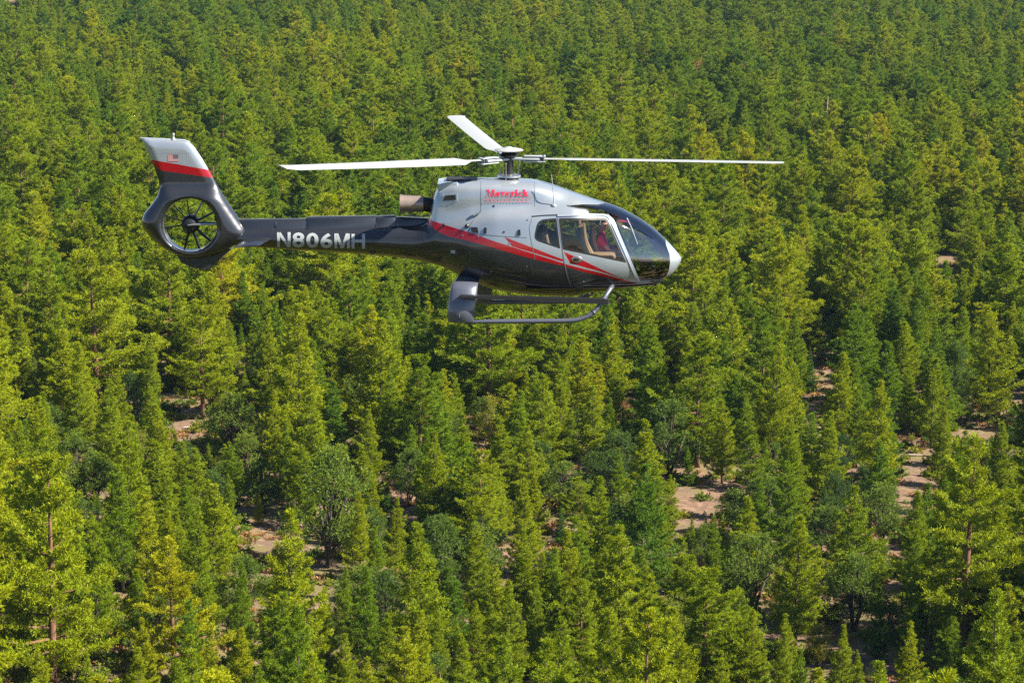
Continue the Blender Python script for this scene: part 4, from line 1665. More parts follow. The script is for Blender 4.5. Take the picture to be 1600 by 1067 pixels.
fv, ff = build_fin()
fz0, fz1 = loc(300, 420).z, loc(300, 205).z
fx0, fx1 = loc(215, 300).x, loc(400, 300).x
tz = lambda pts: [(loc(*p).x, loc(*p).z) for p in pts]
flow = tz([(232, 250), (236, 250.5), (245.5, 261.5), (253, 266), (284, 270.3), (331, 277), (345, 279)])
fup = tz([(215, 246), (236, 249), (280, 256.5), (323, 264.5), (345, 268.5)])
M_fin = paint('tail_livery', fx0, fx1, fz0, fz1, dict(low=flow, up=fup))
bm = bmesh.new()
bv = [bm.verts.new(v) for v in fv]
for f in ff:
    try: bm.faces.new([bv[i] for i in f])
    except ValueError: pass
tail = bm_obj('tail_fan_housing', bm, M_fin, heli, True, 50)
# duct bottom skid / ventral fin, fin cap, beacon, crease line
bm = bmesh.new()
vp = [(276, 398), (283, 409), (296, 416), (312, 420), (327, 419.5), (338, 411), (350, 399), (364, 387), (330, 396), (300, 399)]
rings = [[bm.verts.new(loc(*p) + Vector((0, y, 0))) for p in vp] for y in (-.035, .035)]
for k in range(len(vp)): bm.faces.new((rings[0][k], rings[0][(k + 1) % len(vp)], rings[1][(k + 1) % len(vp)], rings[1][k]))
bm.faces.new(rings[0][::-1])
bm.faces.new(rings[1])
bm_obj('ventral_fin', bm, M_char, tail, False)
bm = bmesh.new()
tube(bm, [loc(219.5, 216), loc(288, 220), loc(297, 223)], [.016, .026, .02], 8)
bm_obj('fin_cap', bm, M_silver, tail)
bm = bmesh.new()
lathe(bm, [(.04, 0), (.035, .04), (.018, .06), (.018, .10), (.028, .11), (.02, .14)], loc(271, 219.5), 'Z', 10)
bm_obj('tail_beacon', bm, M_white, tail)
for yy in (-1, 1):
    bm = bmesh.new()
    for k in range(19):
        q = loc(238 + k * 3.4, 239)
        lathe(bm, [(.006, 0), (.006, .004)], (q.x, yy * (thick(q.x, q.z) + .000) - (.002 if yy < 0 else .002), q.z), 'Y', 5)
    bm_obj('rivet_row', bm, M_seamd, tail)
# duct liner and fan
bm = bmesh.new()
tw = max(thick(HC.x + HR, HC.z), .14)
rings = []
for y in (-tw - .0, tw + .0):
    rings.append([bm.verts.new((HC.x + (HR - .004) * math.cos(6.28319 * k / 56), y, HC.z + (HR - .004) * math.sin(6.28319 * k / 56))) for k in range(56)])
for k in range(56): bm.faces.new((rings[0][k], rings[1][k], rings[1][(k + 1) % 56], rings[0][(k + 1) % 56]))
bm_obj('fan_duct', bm, M_bluegrey, tail, True, 60)
bm = bmesh.new()
lathe(bm, [(.03, -.17), (.11, -.155), (.165, -.10), (.178, -.04), (.178, .1), (.12, .14)], HC, 'Y', 24)
hub = bm_obj('fan_hub', bm, M_dsteel, tail)
for k, dg in enumerate([98, 62, 27, 2, -42, -72, -105, -171, 162, 132]):
    a = R(dg)
    er, et = Vector((math.cos(a), 0, math.sin(a))), Vector((-math.sin(a), 0, math.cos(a)))
    bm = bmesh.new()
    prof = [(-.5, 0), (-.2, .08), (.3, .07), (.5, 0), (.3, -.05), (-.2, -.06)]
    rings = []
    for r_, ch, tw_ in ((.15, .05, 1.05), (.22, .07, 1.15), (.36, .08, 1.22), (HR - .012, .075, 1.3)):
        ct = et * math.cos(tw_) + Vector((0, 1, 0)) * math.sin(tw_)
        cn = Vector((0, 1, 0)) * math.cos(tw_) - et * math.sin(tw_)
        rings.append([bm.verts.new(HC + er * r_ + ct * (x * ch * 1.4) + cn * (z * ch * 2) + Vector((0, .02, 0))) for x, z in prof])
    for p_, q_ in zip(rings, rings[1:]):
        for j in range(6): bm.faces.new((p_[j], p_[(j + 1) % 6], q_[(j + 1) % 6], q_[j]))
    bm.faces.new(rings[0][::-1])
    bm.faces.new(rings[-1])
    bm_obj('fan_blade', bm, M_dsteel, tail)
bm = bmesh.new()
tube(bm, [HC + Vector((-.04, -.19, 0)), HC + Vector((.10, -.16, .01)), HC + Vector((HR - .01, -.10, .01))], [.012, .024, .024], 8)
bm_obj('fan_shaft_fairing', bm, M_steel, tail)
# flag on the fin, both sides: canton forward
for yy in (-1, 1):
    a, b = loc(263, 241), loc(279.5, 252)
    x0_, x1_, z1_, z0_ = a.x, b.x, a.z, b.z
    yv = yy * (max(thick(x_, z_) for x_ in (x0_, (x0_ + x1_) / 2, x1_) for z_ in (z0_, z1_)) + .004)
    vs, fs, fm = [], [], []

    def q_(xa_, xb_, za_, zb_, m_, dy=0.0):
        b0 = len(vs)
        y_ = yv + yy * dy
        vs.extend([(xa_, y_, za_), (xb_, y_, za_), (xb_, y_, zb_), (xa_, y_, zb_)])
        fs.append((b0, b0 + 1, b0 + 2, b0 + 3) if yy < 0 else (b0 + 3, b0 + 2, b0 + 1, b0))
        fm.append(m_)

    hh = (z1_ - z0_) / 13
    for k in range(13): q_(x0_, x1_, z0_ + hh * k, z0_ + hh * (k + 1), 0 if k % 2 == 0 else 1)
    xc = x1_ - (x1_ - x0_) * .46
    q_(xc, x1_, z0_ + hh * 6, z1_, 2, .002)
    for i in range(5):
        for j in range(4):
            sx_, sz_ = xc + (x1_ - xc) * (i + .5) / 5, z0_ + hh * 6 + hh * 7 * (j + .5) / 4
            q_(sx_ - .004, sx_ + .004, sz_ - .004, sz_ + .004, 1, .004)
    mesh_obj('flag_decal', vs, fs, [M_fred, M_fwhite, M_fblue], tail, False, fm)

# ---- tailplane
for sg in (-1, 1):
    bm = bmesh.new()
    r0_, r1_ = loc(381, 374, -.12), loc(428, 371.5, -.12)
    t0_, t1_ = loc(363.5, 387, -1.12), loc(405, 384, -1.12)
    rings = []
    for q in (0, .97, 1.0):
        a, b = r0_.lerp(t0_, q), r1_.lerp(t1_, q)
        pr = [(0, 0), (.25, .016), (.6, .032), (.88, .026), (1, 0), (.88, -.018), (.6, -.02), (.25, -.01)]
        sc_ = 1 if q < .98 else .4
        rr = [a.lerp(b, u_) + Vector((0, 0, w_ * sc_)) for u_, w_ in pr]
        rings.append([bm.verts.new(Vector((p.x, p.y if sg == -1 else -p.y, p.z))) for p in rr])
    for a, b in zip(rings, rings[1:]):
        for k in range(8): bm.faces.new((a[k], a[(k + 1) % 8], b[(k + 1) % 8], b[k]))
    bm.faces.new(rings[0][::-1])
    bm.faces.new(rings[-1])
    bm_obj('tailplane', bm, M_char, heli)

# ---- landing gear
zs = loc(800, 501, -1.1).z
for sg in (-1, 1):
    S = lambda px, py, Y, sh=0: Vector((loc(px + sh, py, -Y).x, sg * Y, loc(px, py, -Y).z))
    bm = bmesh.new()
    path = [S(700, 502.5, 1.1), S(760, 502.5, 1.1), S(830, 502, 1.1), S(885, 501.5, 1.1), S(903, 500, 1.1), S(918, 494.5, 1.09), S(930, 486, 1.07),
            S(938, 476, 1.04), S(944, 466, .98), S(953, 452, .86), S(958, 446, .66)]
    tube(bm, path, [.012, .045, .046, .046, .046, .046, .046, .046, .046, .046, .046], 12)
    sk = bm_obj('landing_skid', bm, M_bluegrey, heli)
    bm = bmesh.new()
    for px, py, Y in ((928, 487.5, 1.074), (942, 469, 1.0)):
        c = S(px, py, Y)
        d = (S(px + 3, py - 3.2, Y - .02) - c).normalized()
        tube(bm, [c - d * .02, c + d * .02], .054, 12)
    bm_obj('tube_clamp', bm, M_steel, sk)
    bm = bmesh.new()
    for px in (764, 772, 776, 780, 881):
        c = S(px, 499.2, 1.1)
        lathe(bm, [(.012, 0), (.012, .02)], c, 'Z', 6)
    bm_obj('skid_bolts', bm, M_steel, sk)
    # broad fairing round the rear leg: a tapering streamlined post
    bm = bmesh.new()
    rings = []
    for py, xa_, xb_, Y, th in ((503.5, 702, 738, 1.1, .06), (502, 699.5, 740.5, 1.1, .075), (485, 699, 743, 1.09, .08), (468, 701, 745, 1.05, .08), (452, 704, 746, .97, .08),
                                (443, 706, 747, .88, .08), (438, 711, 748, .66, .09), (428, 718, 748, .45, .08)):
        fs_ = 0 if sg < 0 else 25
        a, b = S(xa_, py, Y, fs_), S(xb_, py, Y, fs_)
        rr = []
        for k in range(20):
            an = 6.28319 * k / 20
            u_ = .5 - .5 * math.cos(an)
            w_ = math.sin(an) * th * (1.15 - .45 * abs(u_ - .62))
            rr.append(bm.verts.new(a.lerp(b, u_) + Vector((0, math.copysign(abs(w_) ** .9, w_), 0))))
        rings.append(rr)
    for a, b in zip(rings, rings[1:]):
        for k in range(20): bm.faces.new((a[k], a[(k + 1) % 20], b[(k + 1) % 20], b[k]))
    bm.faces.new(rings[0][::-1])
    bm.faces.new(rings[-1])
    lf = bm_obj('leg_fairing', bm, M_bluegrey, heli, True, 55)
    bm = bmesh.new()
    c = S(720.5, 494, 1.195)
    pts = [c + Vector((.03 * math.sin(a) * 1.0, 0, .065 * math.cos(a))) for a in np.linspace(.5, 5.8, 12)]
    tube(bm, pts, .007, 6)
    bm_obj('tie_down_ring', bm, M_letter, lf)
    bm = bmesh.new()      # boarding step, a long thin board beside the cabin
    a, b = S(718, 462.5, 1.22), S(952, 470.5, 1.02)
    rings = []
    for q in (0, .01, .5, .99, 1):
        c = a.lerp(b, q)
        f = .6 if q in (0, 1) else 1
        h_ = (.022 + .03 * min(1, q * 1.2)) * f
        rings.append([bm.verts.new(c + Vector((0, y * f, z))) for y, z in ((-.085, h_ * .9), (-.06, h_), (.06, h_), (.085, h_ * .9), (.085, -h_), (-.085, -h_))])
    for p_, q2 in zip(rings, rings[1:]):
        for k in range(6): bm.faces.new((p_[k], p_[(k + 1) % 6], q2[(k + 1) % 6], q2[k]))
    bm.faces.new(rings[0][::-1])
    bm.faces.new(rings[-1])
    bm_obj('boarding_step', bm, M_dsteel, heli)
bm = bmesh.new()
rbox(bm, loc(722, 438, -.42) , loc(760, 425, .42), .03)
bm_obj('belly_fairing', bm, M_black, heli)
bm = bmesh.new()
lathe(bm, [(.05, .05), (.07, 0), (.06, -.03), (.02, -.05)], loc(1022, 443), 'Z', 14)
rbox(bm, loc(1006, 446, -.05), loc(1018, 441, .05), .015)
bm_obj('nose_sensor', bm, M_black, heli)

# ---- whip antenna on the roof
bm = bmesh.new()
c = skin(865.5, 321)
lathe(bm, [(.05, -.02), (.045, .012), (.02, .03)], c, 'Z', 12)
tube(bm, [c + Vector((0, 0, .02)), c + Vector((0, 0, .10)), c + Vector((-.05, 0, .60))], [.016, .010, .006], 6)
bm_obj('whip_antenna', bm, M_silver, heli)

# ---- rotor
AX = loc(795, 260).x
hz = loc(795, 248).z
bm = bmesh.new()
zb_ = loc(795, 286).z
lathe(bm, [(.26, zb_), (.24, zb_ + .05), (.16, zb_ + .12), (.15, zb_ + .14), (.10, zb_ + .16), (.085, zb_ + .3), (.095, hz - .08), (.10, hz)], (AX, 0, 0), 'Z', 24)
rotor = bm_obj('rotor_mast', bm, M_dsteel, heli)
bm = bmesh.new()
lathe(bm, [(.10, -.02), (.22, -.015), (.24, .0), (.235, .03), (.12, .05)], (AX, 0, loc(795, 276).z), 'Z', 28)
bm_obj('swashplate', bm, M_steel, rotor)
bm = bmesh.new()
ct = loc(794, 236).z
lathe(bm, [(.10, -.02), (.265, .0), (.285, .016), (.26, .034), (.17, .054), (.08, .062), (.05, .082), (.02, .086)], (AX, 0, ct), 'Z', 36)
bm_obj('hub_cap', bm, M_white, rotor)
bm = bmesh.new()
lathe(bm, [(.17, ct - .10), (.19, ct - .08), (.15, ct - .05), (.11, ct)], (AX, 0, 0), 'Z', 24)
bm_obj('hub_collar', bm, M_dsteel, rotor)
RB = 5.345
BL = [(R(220), 262.5, 14, 'left'), (R(-3.5), 254.5, -1, 'right'), (R(102.6), 181, -3, 'far')]
for az, tip_py, pitch, _ in BL:
    er = Vector((math.cos(az), math.sin(az), 0))
    tx_, ty_ = AX + er.x * RB, er.y * RB
    # height of the tip from its row in the picture
    zt = unproj(proj(tx_ + ORG.x, ty_ + ORG.y, hz + ORG.z)[0], tip_py, ty_).z - ORG.z
    et = Vector((-math.sin(az), math.cos(az), 0))
    face = -1 if et.y > 0 else 1
    bm = bmesh.new()
    rings = []
    stn = [(.62, .10, .05, 0), (.80, .12, .04, 0), (1.0, .15, .038, 0), (1.12, .28, .04, .6), (1.22, .36, .042, 1), (2.2, .36, .04, 1), (3.4, .36, .036, .9), (4.6, .36, .03, .8), (5.15, .36, .028, .75), (5.345, .30, .016, .75)]
    if math.degrees(az) > 90 and math.degrees(az) < 110: stn = [(r_, c_ * 1.12, t_, p_) for r_, c_, t_, p_ in stn]
    for r_, ch, th, pf in stn:
        zz = hz + (zt - hz) * ((r_ / RB) ** 1.25)
        pa = R(pitch) * pf * (1.25 - .35 * r_ / RB)
        cd = et * face * math.cos(pa) - Vector((0, 0, 1)) * math.sin(pa) * 1.0     # chord direction, towards the camera side edge
        up_ = Vector((0, 0, 1)) * math.cos(pa) + et * face * math.sin(pa)
        c = Vector((AX, 0, 0)) + er * r_ + Vector((0, 0, zz))
        pr = [(-.5, 0), (-.35, .35), (-.1, .5), (.2, .4), (.5, .05), (.5, -.05), (.2, -.25), (-.1, -.4), (-.35, -.3)]
        sweep = .12 if r_ > 5.3 else 0
        rings.append([bm.verts.new(c + cd * (x * ch - sweep * .5) + up_ * (z * th)) for x, z in pr])
    for a, b in zip(rings, rings[1:]):
        for k in range(9): bm.faces.new((a[k], a[(k + 1) % 9], b[(k + 1) % 9], b[k]))
    bm.faces.new(rings[0][::-1])
    bm.faces.new(rings[-1])
    bm_obj('rotor_blade', bm, M_white, rotor, True, 40)
    # arm of the rotor head: flexible plate, two sleeve halves, elastomer block and bolts
    bm = bmesh.new()
    rot = Matrix.Translation((AX, 0, hz)) @ Matrix.Rotation(az, 4, 'Z')
    rbox(bm, (.05, -.09, -.025), (.60, .09, .02), .015, rot)
    rbox(bm, (.30, -.08, .042), (.72, .08, .062), .008, rot)
    rbox(bm, (.30, -.08, -.062), (.72, .08, -.042), .008, rot)
    bm_obj('rotor_arm', bm, M_letter, rotor)
    bm = bmesh.new()
    rbox(bm, (.46, -.07, -.043), (.62, .07, .043), .010, rot)
    for sy in (-.06, .06):
        tube(bm, [rot @ Vector((.68, sy, -.08)), rot @ Vector((.68, sy, .08))], .018, 8)
    bm_obj('damper_block', bm, M_bluegrey, rotor)
    bm = bmesh.new()
    p0 = rot @ Vector((.17, .12, -.44))
    p1 = rot @ Vector((.20, .15, -.06))
    tube(bm, [p0, p0.lerp(p1, .12), p0.lerp(p1, .88), p1], [.024, .013, .013, .026], 8)
    bm_obj('pitch_rod', bm, M_steel, rotor)

# ---- lettering laid on the skin
def skin_text(name, polys, m_, parent, side=-1, off=.006, rows=0):
    """polys: list of pixel polygons, convex; each is laid on the skin"""
    vs, fs = [], []
    for pl in polys:
        b0 = len(vs)
        for p in pl:
            v = skin(p[0], p[1], off)
            vs.append((v.x, v.y * (1 if side == -1 else -1), v.z))
        fs.append(list(range(b0, b0 + len(pl))))
    return mesh_obj(name, vs, fs, m_, parent)


def font_polys(text, x0, y0, x1, y1, weight=0.0, spacing=1.0, slant=(0, 0), cuts=0):
    """letters of Blender's own typeface as pixel triangles in the box; slant = drop of the baseline over the width"""
    cu = bpy.data.curves.new('lettering', 'FONT')
    cu.body = text
    cu.size = 1
    cu.offset = weight
    cu.space_character = spacing
    cu.resolution_u = 4
    to = bpy.data.objects.new('lettering', cu)
    COL.objects.link(to)
    bpy.context.view_layer.update()
    me = bpy.data.meshes.new_from_object(to.evaluated_get(bpy.context.evaluated_depsgraph_get()))
    COL.objects.unlink(to)
    bpy.data.objects.remove(to)
    bm = bmesh.new()
    bm.from_mesh(me)
    xs = [v.co.x for v in bm.verts]
    ys = [v.co.y for v in bm.verts]
    xa_, xb_, ya_, yb_ = min(xs), max(xs), min(ys), max(ys)
    for k in range(1, cuts):
        bmesh.ops.bisect_plane(bm, geom=bm.verts[:] + bm.edges[:] + bm.faces[:], plane_co=(0, ya_ + (yb_ - ya_) * k / cuts, 0), plane_no=(0, 1, 0))
    out = []
    for f in bm.faces:
        pl = []
        for v in f.verts:
            u_, w_ = (v.co.x - xa_) / (xb_ - xa_), (v.co.y - ya_) / (yb_ - ya_)
            pl.append((x0 + (x1 - x0) * u_, y1 + (y0 - y1) * w_ + slant[0] * u_))
        out.append(pl)
    bm.free()
    return out


def cut_polys(polys, cuts):
    """split polygons into thin level bands and triangles so that they can follow the curved skin"""
    bm = bmesh.new()
    for p in polys: bm.faces.new([bm.verts.new((x, y, 0)) for x, y in p])
    ys = [v.co.y for v in bm.verts]
    lo_, hi_ = min(ys), max(ys)
    bmesh.ops.triangulate(bm, faces=bm.faces)
    for k in range(1, cuts):
        bmesh.ops.bisect_plane(bm, geom=bm.verts[:] + bm.edges[:] + bm.faces[:], plane_co=(0, lo_ + (hi_ - lo_) * k / cuts, 0), plane_no=(0, 1, 0))
    out = [[(v.co.x, v.co.y) for v in f.verts] for f in bm.faces]
    bm.free()
    return out


STRAIGHT = {
    'N': [[(0, 0), (.22, 0), (.22, 1), (0, 1)], [(.78, 0), (1, 0), (1, 1), (.78, 1)], [(.0, 0), (.25, 0), (1, 1), (.75, 1)]],
    'M': [[(0, 0), (.19, 0), (.19, 1), (0, 1)], [(.81, 0), (1, 0), (1, 1), (.81, 1)], [(.02, 0), (.25, 0), (.59, 1), (.41, 1)], [(.98, 0), (.75, 0), (.41, 1), (.59, 1)]],
    'H': [[(0, 0), (.23, 0), (.23, 1), (0, 1)], [(.77, 0), (1, 0), (1, 1), (.77, 1)], [(.2, .40), (.8, .40), (.8, .59), (.2, .59)]],
    'E': [[(0, 0), (.26, 0), (.26, 1), (0, 1)], [(.2, 0), (1, 0), (1, .16), (.2, .16)], [(.2, .43), (.85, .43), (.85, .58), (.2, .58)], [(.2, .84), (1, .84), (1, 1), (.2, 1)]],
    'L': [[(0, 0), (.26, 0), (.26, 1), (0, 1)], [(.2, .84), (1, .84), (1, 1), (.2, 1)]],
    'I': [[(0, 0), (1, 0), (1, 1), (0, 1)]],
    'T': [[(0, 0), (1, 0), (1, .16), (0, .16)], [(.38, .1), (.62, .1), (.62, 1), (.38, 1)]],
}


def letters(text, x0, y0, x1, y1, widths, gap, weight, name, m_, drop=0.0, cuts=6):
    """one part per character, spread over the box; widths in shares of the whole"""
    tot = sum(widths[c_] for c_ in text) + gap * (len(text) - 1)
    x = 0.0
    for c_ in text:
        w_ = widths[c_]
        xa_, xb_ = x0 + (x1 - x0) * x / tot, x0 + (x1 - x0) * (x + w_) / tot
        dy_ = drop * (x / tot)
        if c_ in STRAIGHT: pl = [[(xa_ + (xb_ - xa_) * u_, y0 + dy_ + (y1 - y0) * v_) for u_, v_ in p] for p in STRAIGHT[c_]]
        else: pl = font_polys(c_, xa_, y0 + dy_, xb_, y1 + dy_, weight)
        skin_text(name, cut_polys(pl, cuts), m_, fuselage, off=.010)
        x += w_ + gap


letters('N806MH', 433, 363.4, 570.5, 385.8, {'N': .95, '8': .85, '0': .87, '6': .86, 'M': 1.08, 'H': .95}, .12, .03, 'registration_letter', M_letter, 2.8, 7)


def serif_word(word, x0, base, xh, gap):
    """a heavy high-contrast serif face drawn with strokes; units of cap height"""
    polys = []
    S_, H_, X_ = .26, .10, .68

    def rect(a, b, c, d): return [(a, b), (c, b), (c, d), (a, d)]

    def arc(cx_, cy_, rx, ry, a0, a1, wide=S_ * .95, thin=H_, n=20):
        o = []
        for k in range(n):
            t0_, t1_ = R(a0 + (a1 - a0) * k / n), R(a0 + (a1 - a0) * (k + 1) / n)
            q = lambda t, f: (cx_ + (rx - (wide if f else 0)) * math.cos(t), cy_ + (ry - (thin if f else 0)) * math.sin(t))
            o.append([q(t0_, 0), q(t1_, 0), q(t1_, 1), q(t0_, 1)])
        return o

    G_ = {
        'M': (1.30, [rect(.0, 0, .30, H_), rect(.12, 0, .18, 1), rect(.0, 1 - H_, .22, 1), [(.12, 1), (.42, 1), (.72, 0), (.60, 0)], [(.60, 0), (.68, 0), (1.0, 1), (.93, 1)],
                     rect(.93, 0, .93 + S_, 1), rect(.84, 0, 1.28, H_), rect(.93, 1 - H_, 1.28, 1)]),
        'a': (.72, [rect(.36, .05, .36 + S_, .5), rect(.5, 0, .72, .08)] + arc(.40, .46, .30, .20, 0, 165, .2) + arc(.28, .20, .24, .20, 60, 300, .2) + [rect(.09, .42, .22, .54)]),
        'v': (.74, [[(.06, X_), (.34, X_), (.46, 0), (.34, 0)], [(.38, 0), (.44, 0), (.66, X_), (.59, X_)], rect(0, X_ - H_, .40, X_), rect(.50, X_ - H_, .76, X_)]),
        'e': (.66, arc(.33, .33, .32, .34, 20, 320, .22) + [rect(.2, .32, .62, .38), [(.60, .38), (.65, .38), (.63, .50), (.52, .52)]]),
        'r': (.62, [rect(.08, 0, .08 + S_, X_), rect(0, 0, .44, H_), rect(0, X_ - H_, .2, X_), rect(.42, .46, .60, .64), rect(.30, .56, .52, X_)]),
        'i': (.42, [rect(.08, 0, .08 + S_, X_), rect(0, 0, .42, H_), rect(0, X_ - H_, .2, X_), rect(.08, .78, .08 + S_, 1.0)]),
        'c': (.62, arc(.33, .33, .32, .34, 40, 320, .22) + [rect(.44, .42, .60, .58)]),
        'k': (.84, [rect(.08, 0, .08 + S_, 1), rect(0, 0, .42, H_), rect(0, 1 - H_, .2, 1), [(.30, .26), (.36, .24), (.66, .62), (.58, .64)], [(.36, .36), (.50, .46), (.80, .03), (.54, .03)],
                    rect(.46, 0, .84, H_), rect(.48, X_ - H_, .76, X_)]),
    }
    x = x0
    for ch in word:
        w_, pl = G_[ch]
        polys.append([[(x + a * xh, base - b * xh) for a, b in p] for p in pl])
        x += (w_ + gap) * xh
    return polys, x


wp, xe = serif_word('Maverick', 0, 0, 1, .05)
sc_x = (826.5 - 760) / xe
for lp in wp:
    skin_text('company_letter', cut_polys([[(760 + a * sc_x, 306.8 + b * 10.2) for a, b in p] for p in lp], 5), M_rtext, fuselage, off=.010)
letters('HELICOPTERS', 760.5, 309.8, 826, 314.0, {'H': 1, 'E': .9, 'L': .85, 'I': .3, 'C': 1, 'O': 1.1, 'P': .9, 'T': .95, 'R': .95, 'S': .9}, .8, .0, 'small_letter', M_rtext2, 0, 2)
for yy in (315.2,):
    skin_text('lettering_rule', [[(760 + 3.325 * k, yy), (763.325 + 3.325 * k, yy), (763.325 + 3.325 * k, yy + .6), (760 + 3.325 * k, yy + .6)] for k in range(20)], M_rtext2, fuselage, off=.010)

# ================================================================== pilot
def skin_body(nodes, chains, levels=1):
    """nodes: name -> (pos, radius); chains: lists of names. Returns a mesh grown round the stick figure"""
    me = bpy.data.meshes.new('figure')
    nm = list(nodes)
    ix = {n_: i for i, n_ in enumerate(nm)}
    ed = set()
    for c_ in chains:
        for a, b in zip(c_, c_[1:]): ed.add((ix[a], ix[b]))
    me.from_pydata([tuple(nodes[n_][0]) for n_ in nm], list(ed), [])
    o = bpy.data.objects.new('figure', me)
    COL.objects.link(o)
    o.modifiers.new('skin', 'SKIN')
    if not me.skin_vertices: 
        bpy.context.view_layer.update()
    sd = me.skin_vertices[0].data
    for i, n_ in enumerate(nm):
        r_ = nodes[n_][1]
        sd[i].radius = (r_, r_) if not isinstance(r_, tuple) else r_
        sd[i].use_root = (i == 0)
    ss = o.modifiers.new('sub', 'SUBSURF')
    ss.levels = ss.render_levels = levels
    bpy.context.view_layer.update()
    out = bpy.data.meshes.new_from_object(o.evaluated_get(bpy.context.evaluated_depsgraph_get()))
    COL.objects.unlink(o)
    bpy.data.objects.remove(o)
    return out


PY = .50
hip = loc(946, 405, PY)
V = lambda dx, dy, dz: hip + Vector((dx, dy, dz))
# facing +X, head turned to starboard; hip, chest, shoulders, arms resting on the thighs, legs forward to the pedals
pel, chest, neck0 = V(0, 0, .02), V(-.10, 0, .36), V(-.10, 0, .53)
shr, shl = V(-.10, -.19, .455), V(-.10, .19, .455)
elr, ell = V(.05, -.27, .22), V(.04, .26, .22)
wrr, wrl = V(.28, -.20, .155), V(.27, .16, .16)
hpr, hpl = V(.04, -.10, .0), V(.04, .10, .0)
knr, knl = V(.46, -.16, .09), V(.46, .14, .09)
anr, anl = V(.58, -.15, -.30), V(.60, .13, -.30)
head = V(-.05, -.02, .68)
nodes = {'pel': (pel, .15), 'wai': (V(-.06, 0, .18), .135), 'che': (chest, .145), 'nk0': (neck0, .065), 'nk1': (V(-.07, -.01, .60), .055)}
ch = [['pel', 'wai', 'che', 'nk0', 'nk1']]
for s_, sh, el, wr, hp_, kn, an in (('r', shr, elr, wrr, hpr, knr, anr), ('l', shl, ell, wrl, hpl, knl, anl)):
    sy = -1 if s_ == 'r' else 1
    nodes.update({'sh' + s_: (sh, .062), 'el' + s_: (el, .042), 'wr' + s_: (wr, .027), 'pa' + s_: (wr + Vector((.07, .01 * sy, -.01)), .03),
                  'hp' + s_: (hp_, .10), 'kn' + s_: (kn, .062), 'an' + s_: (an, .042), 'to' + s_: (an + Vector((.17, 0, -.05)), .035)})
    ch += [['che', 'sh' + s_, 'el' + s_, 'wr' + s_, 'pa' + s_], ['pel', 'hp' + s_, 'kn' + s_, 'an' + s_, 'to' + s_]]
    for k in range(5):
        a = nodes['pa' + s_][0]
        if k < 4:
            f1 = a + Vector((.05, .018 * (k - 1.5), .0))
            f2 = f1 + Vector((.035 - .006 * abs(k - 1), .002 * (k - 1.5), -.022))
        else:
            f1 = a + Vector((-.005, -.045 * sy, .0))
            f2 = f1 + Vector((.04, -.01 * sy, -.02))
        nodes['f%s%da' % (s_, k)] = (f1, .010)
        nodes['f%s%db' % (s_, k)] = (f2, .008)
        ch.append(['pa' + s_, 'f%s%da' % (s_, k), 'f%s%db' % (s_, k)])
body_me = skin_body(nodes, ch, 1)
bm = bmesh.new()
bm.from_mesh(body_me)
# head: an egg with jaw, brow, nose, lips and ears, turned towards the camera side
hm = bmesh.new()
bmesh.ops.create_uvsphere(hm, u_segments=32, v_segments=24, radius=1)
for v in hm.verts:
    x, y, z = v.co
    r_ = Vector((x * .098, y * .077, z * .122))
    if z < 0: r_ = Vector((r_.x * (1 + .30 * z * (1 if x < 0 else .35)), r_.y * (1 + .28 * z), r_.z))
    if x > 0: r_.x *= .94
    r_.x += .030 * math.exp(-((y / .16) ** 2 + ((z + .18) / .2) ** 2)) * (x > 0)        # nose
    r_.x += .008 * math.exp(-((y / .3) ** 2 + ((z + .52) / .1) ** 2)) * (x > 0)         # lips
    r_.x -= .012 * math.exp(-(((abs(y) - .38) / .17) ** 2 + ((z - .02) / .13) ** 2)) * (x > 0)   # eye sockets
    r_.x += .010 * math.exp(-((y / .3) ** 2 + ((z + .86) / .15) ** 2)) * (x > 0)        # chin
    v.co = r_
for sy in (-1, 1):
    bmesh.ops.create_uvsphere(hm, u_segments=10, v_segments=8, radius=1, matrix=Matrix.Translation((-.008, sy * .078, -.005)) @ Matrix.Diagonal((.022, .012, .033, 1)))
HM = Matrix.Translation(head) @ Matrix.Rotation(R(-42), 4, 'Z') @ Matrix.Rotation(R(4), 4, 'Y')
hm.transform(HM)
tmp = bpy.data.meshes.new('head')
hm.to_mesh(tmp)
hm.free()
bm.from_mesh(tmp)
me = bpy.data.meshes.new('person')
bm.to_mesh(me)
bm.free()
po = bpy.data.objects.new('person', me)
COL.objects.link(po)
rm = po.modifiers.new('remesh', 'REMESH')
rm.mode = 'VOXEL'
rm.voxel_size = .009
bpy.context.view_layer.update()
me2 = bpy.data.meshes.new_from_object(po.evaluated_get(bpy.context.evaluated_depsgraph_get()))
COL.objects.unlink(po)
bpy.data.objects.remove(po)
me2.name = 'person'
me2.materials.clear()
me2.materials.append(M_skin)
me2.polygons.foreach_set('use_smooth', [True] * len(me2.polygons))
person = link(bpy.data.objects.new('person', me2))
person.location = ORG
tag(person, 'person in red polo shirt, jeans, sunglasses and headset at the helicopter controls', 'person')


def garment(name, keep, grow, m_):
    nn = {k: (v[0], v[1] + grow.get(k, grow['*'])) for k, v in nodes.items() if k in keep or k in extra}
    nn.update(extra_nodes)
    me = skin_body(nn, extra_ch, 2)
    me.materials.clear()
    me.materials.append(m_)
    me.polygons.foreach_set('use_smooth', [True] * len(me.polygons))
    return link(bpy.data.objects.new(name, me), person)


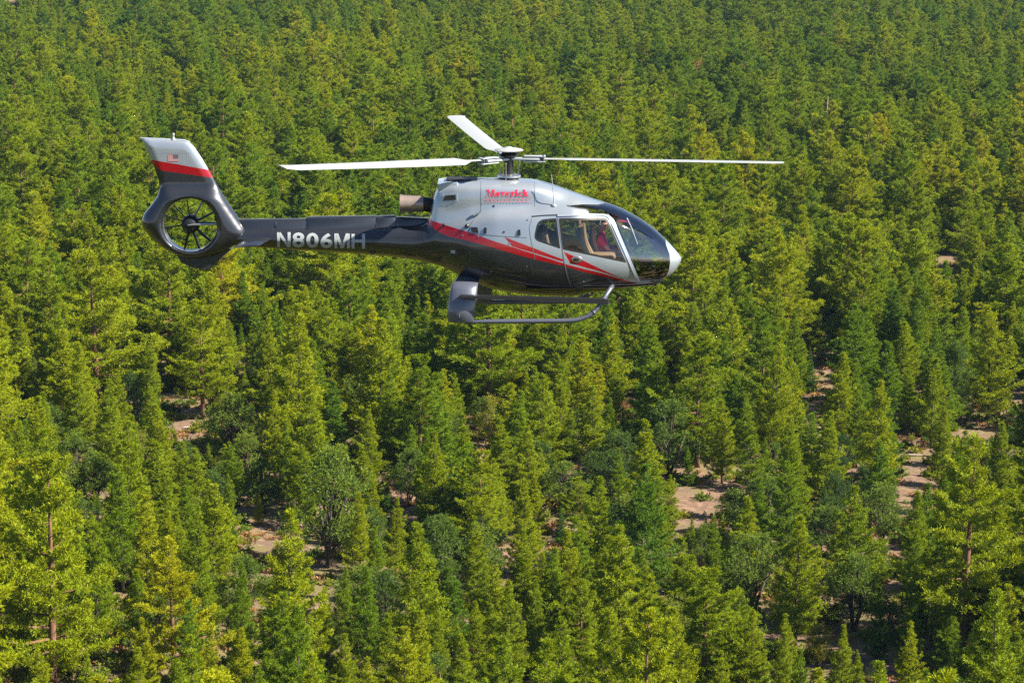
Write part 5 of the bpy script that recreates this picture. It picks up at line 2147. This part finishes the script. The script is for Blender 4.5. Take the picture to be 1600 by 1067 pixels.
extra, extra_nodes = (), {'slr': (shr.lerp(elr, .72), .066), 'sll': (shl.lerp(ell, .72), .066), 'col': (neck0 + Vector((.008, 0, .03)), .066)}
extra_ch = [['pel', 'wai', 'che', 'col'], ['che', 'shr', 'slr'], ['che', 'shl', 'sll']]
garment('shirt', ('pel', 'wai', 'che', 'shr', 'shl'), {'*': .018}, M_shirt)
extra_nodes = {}
extra_ch = [['pel', 'hpr', 'knr', 'anr'], ['pel', 'hpl', 'knl', 'anl']]
garment('jeans', ('pel', 'hpr', 'hpl', 'knr', 'knl', 'anr', 'anl'), {'*': .016, 'pel': -.01}, M_jeans)
bm = bmesh.new()
bmesh.ops.create_uvsphere(bm, u_segments=24, v_segments=16, radius=1)
bmesh.ops.delete(bm, geom=[v for v in bm.verts if v.co.z < (.52 if v.co.x > .15 else -.35)], context='VERTS')
for v in bm.verts: v.co = Vector((v.co.x * .104 - .003, v.co.y * .083, v.co.z * .130))
bm.transform(HM)
bm_obj('hair', bm, M_hair, person)
bm = bmesh.new()
for sy in (-1, 1):
    rbox(bm, (-.006, -.027, -.018), (.006, .027, .018), .005, HM @ Matrix.Translation((.090, sy * .032, .012)) @ Matrix.Rotation(sy * R(16), 4, 'Z'))
    tube(bm, [HM @ Vector((.083, sy * .06, .018)), HM @ Vector((.0, sy * .085, .012))], .004, 5)
tube(bm, [HM @ Vector((.098, -.01, .018)), HM @ Vector((.098, .01, .018))], .004, 5)
bm_obj('sunglasses', bm, M_black, person)
bm = bmesh.new()
tube(bm, [HM @ Vector((-.01, .098 * math.cos(a), .145 * math.sin(a))) for a in np.linspace(0, math.pi, 14)], .010, 6)
for sy in (-1, 1):
    lathe(bm, [(.03, -.018), (.036, 0), (.03, .018)], (0, 0, 0), 'Y', 14)
    bm.verts.ensure_lookup_table()
    for v in bm.verts[-42:]: v.co = HM @ (v.co + Vector((-.01, sy * .096, -.005)))
tube(bm, [HM @ Vector((.0, -.10, -.03)), HM @ Vector((.07, -.085, -.065)), HM @ Vector((.105, -.03, -.07))], .006, 6)
bm_obj('headset', bm, M_letter, person)
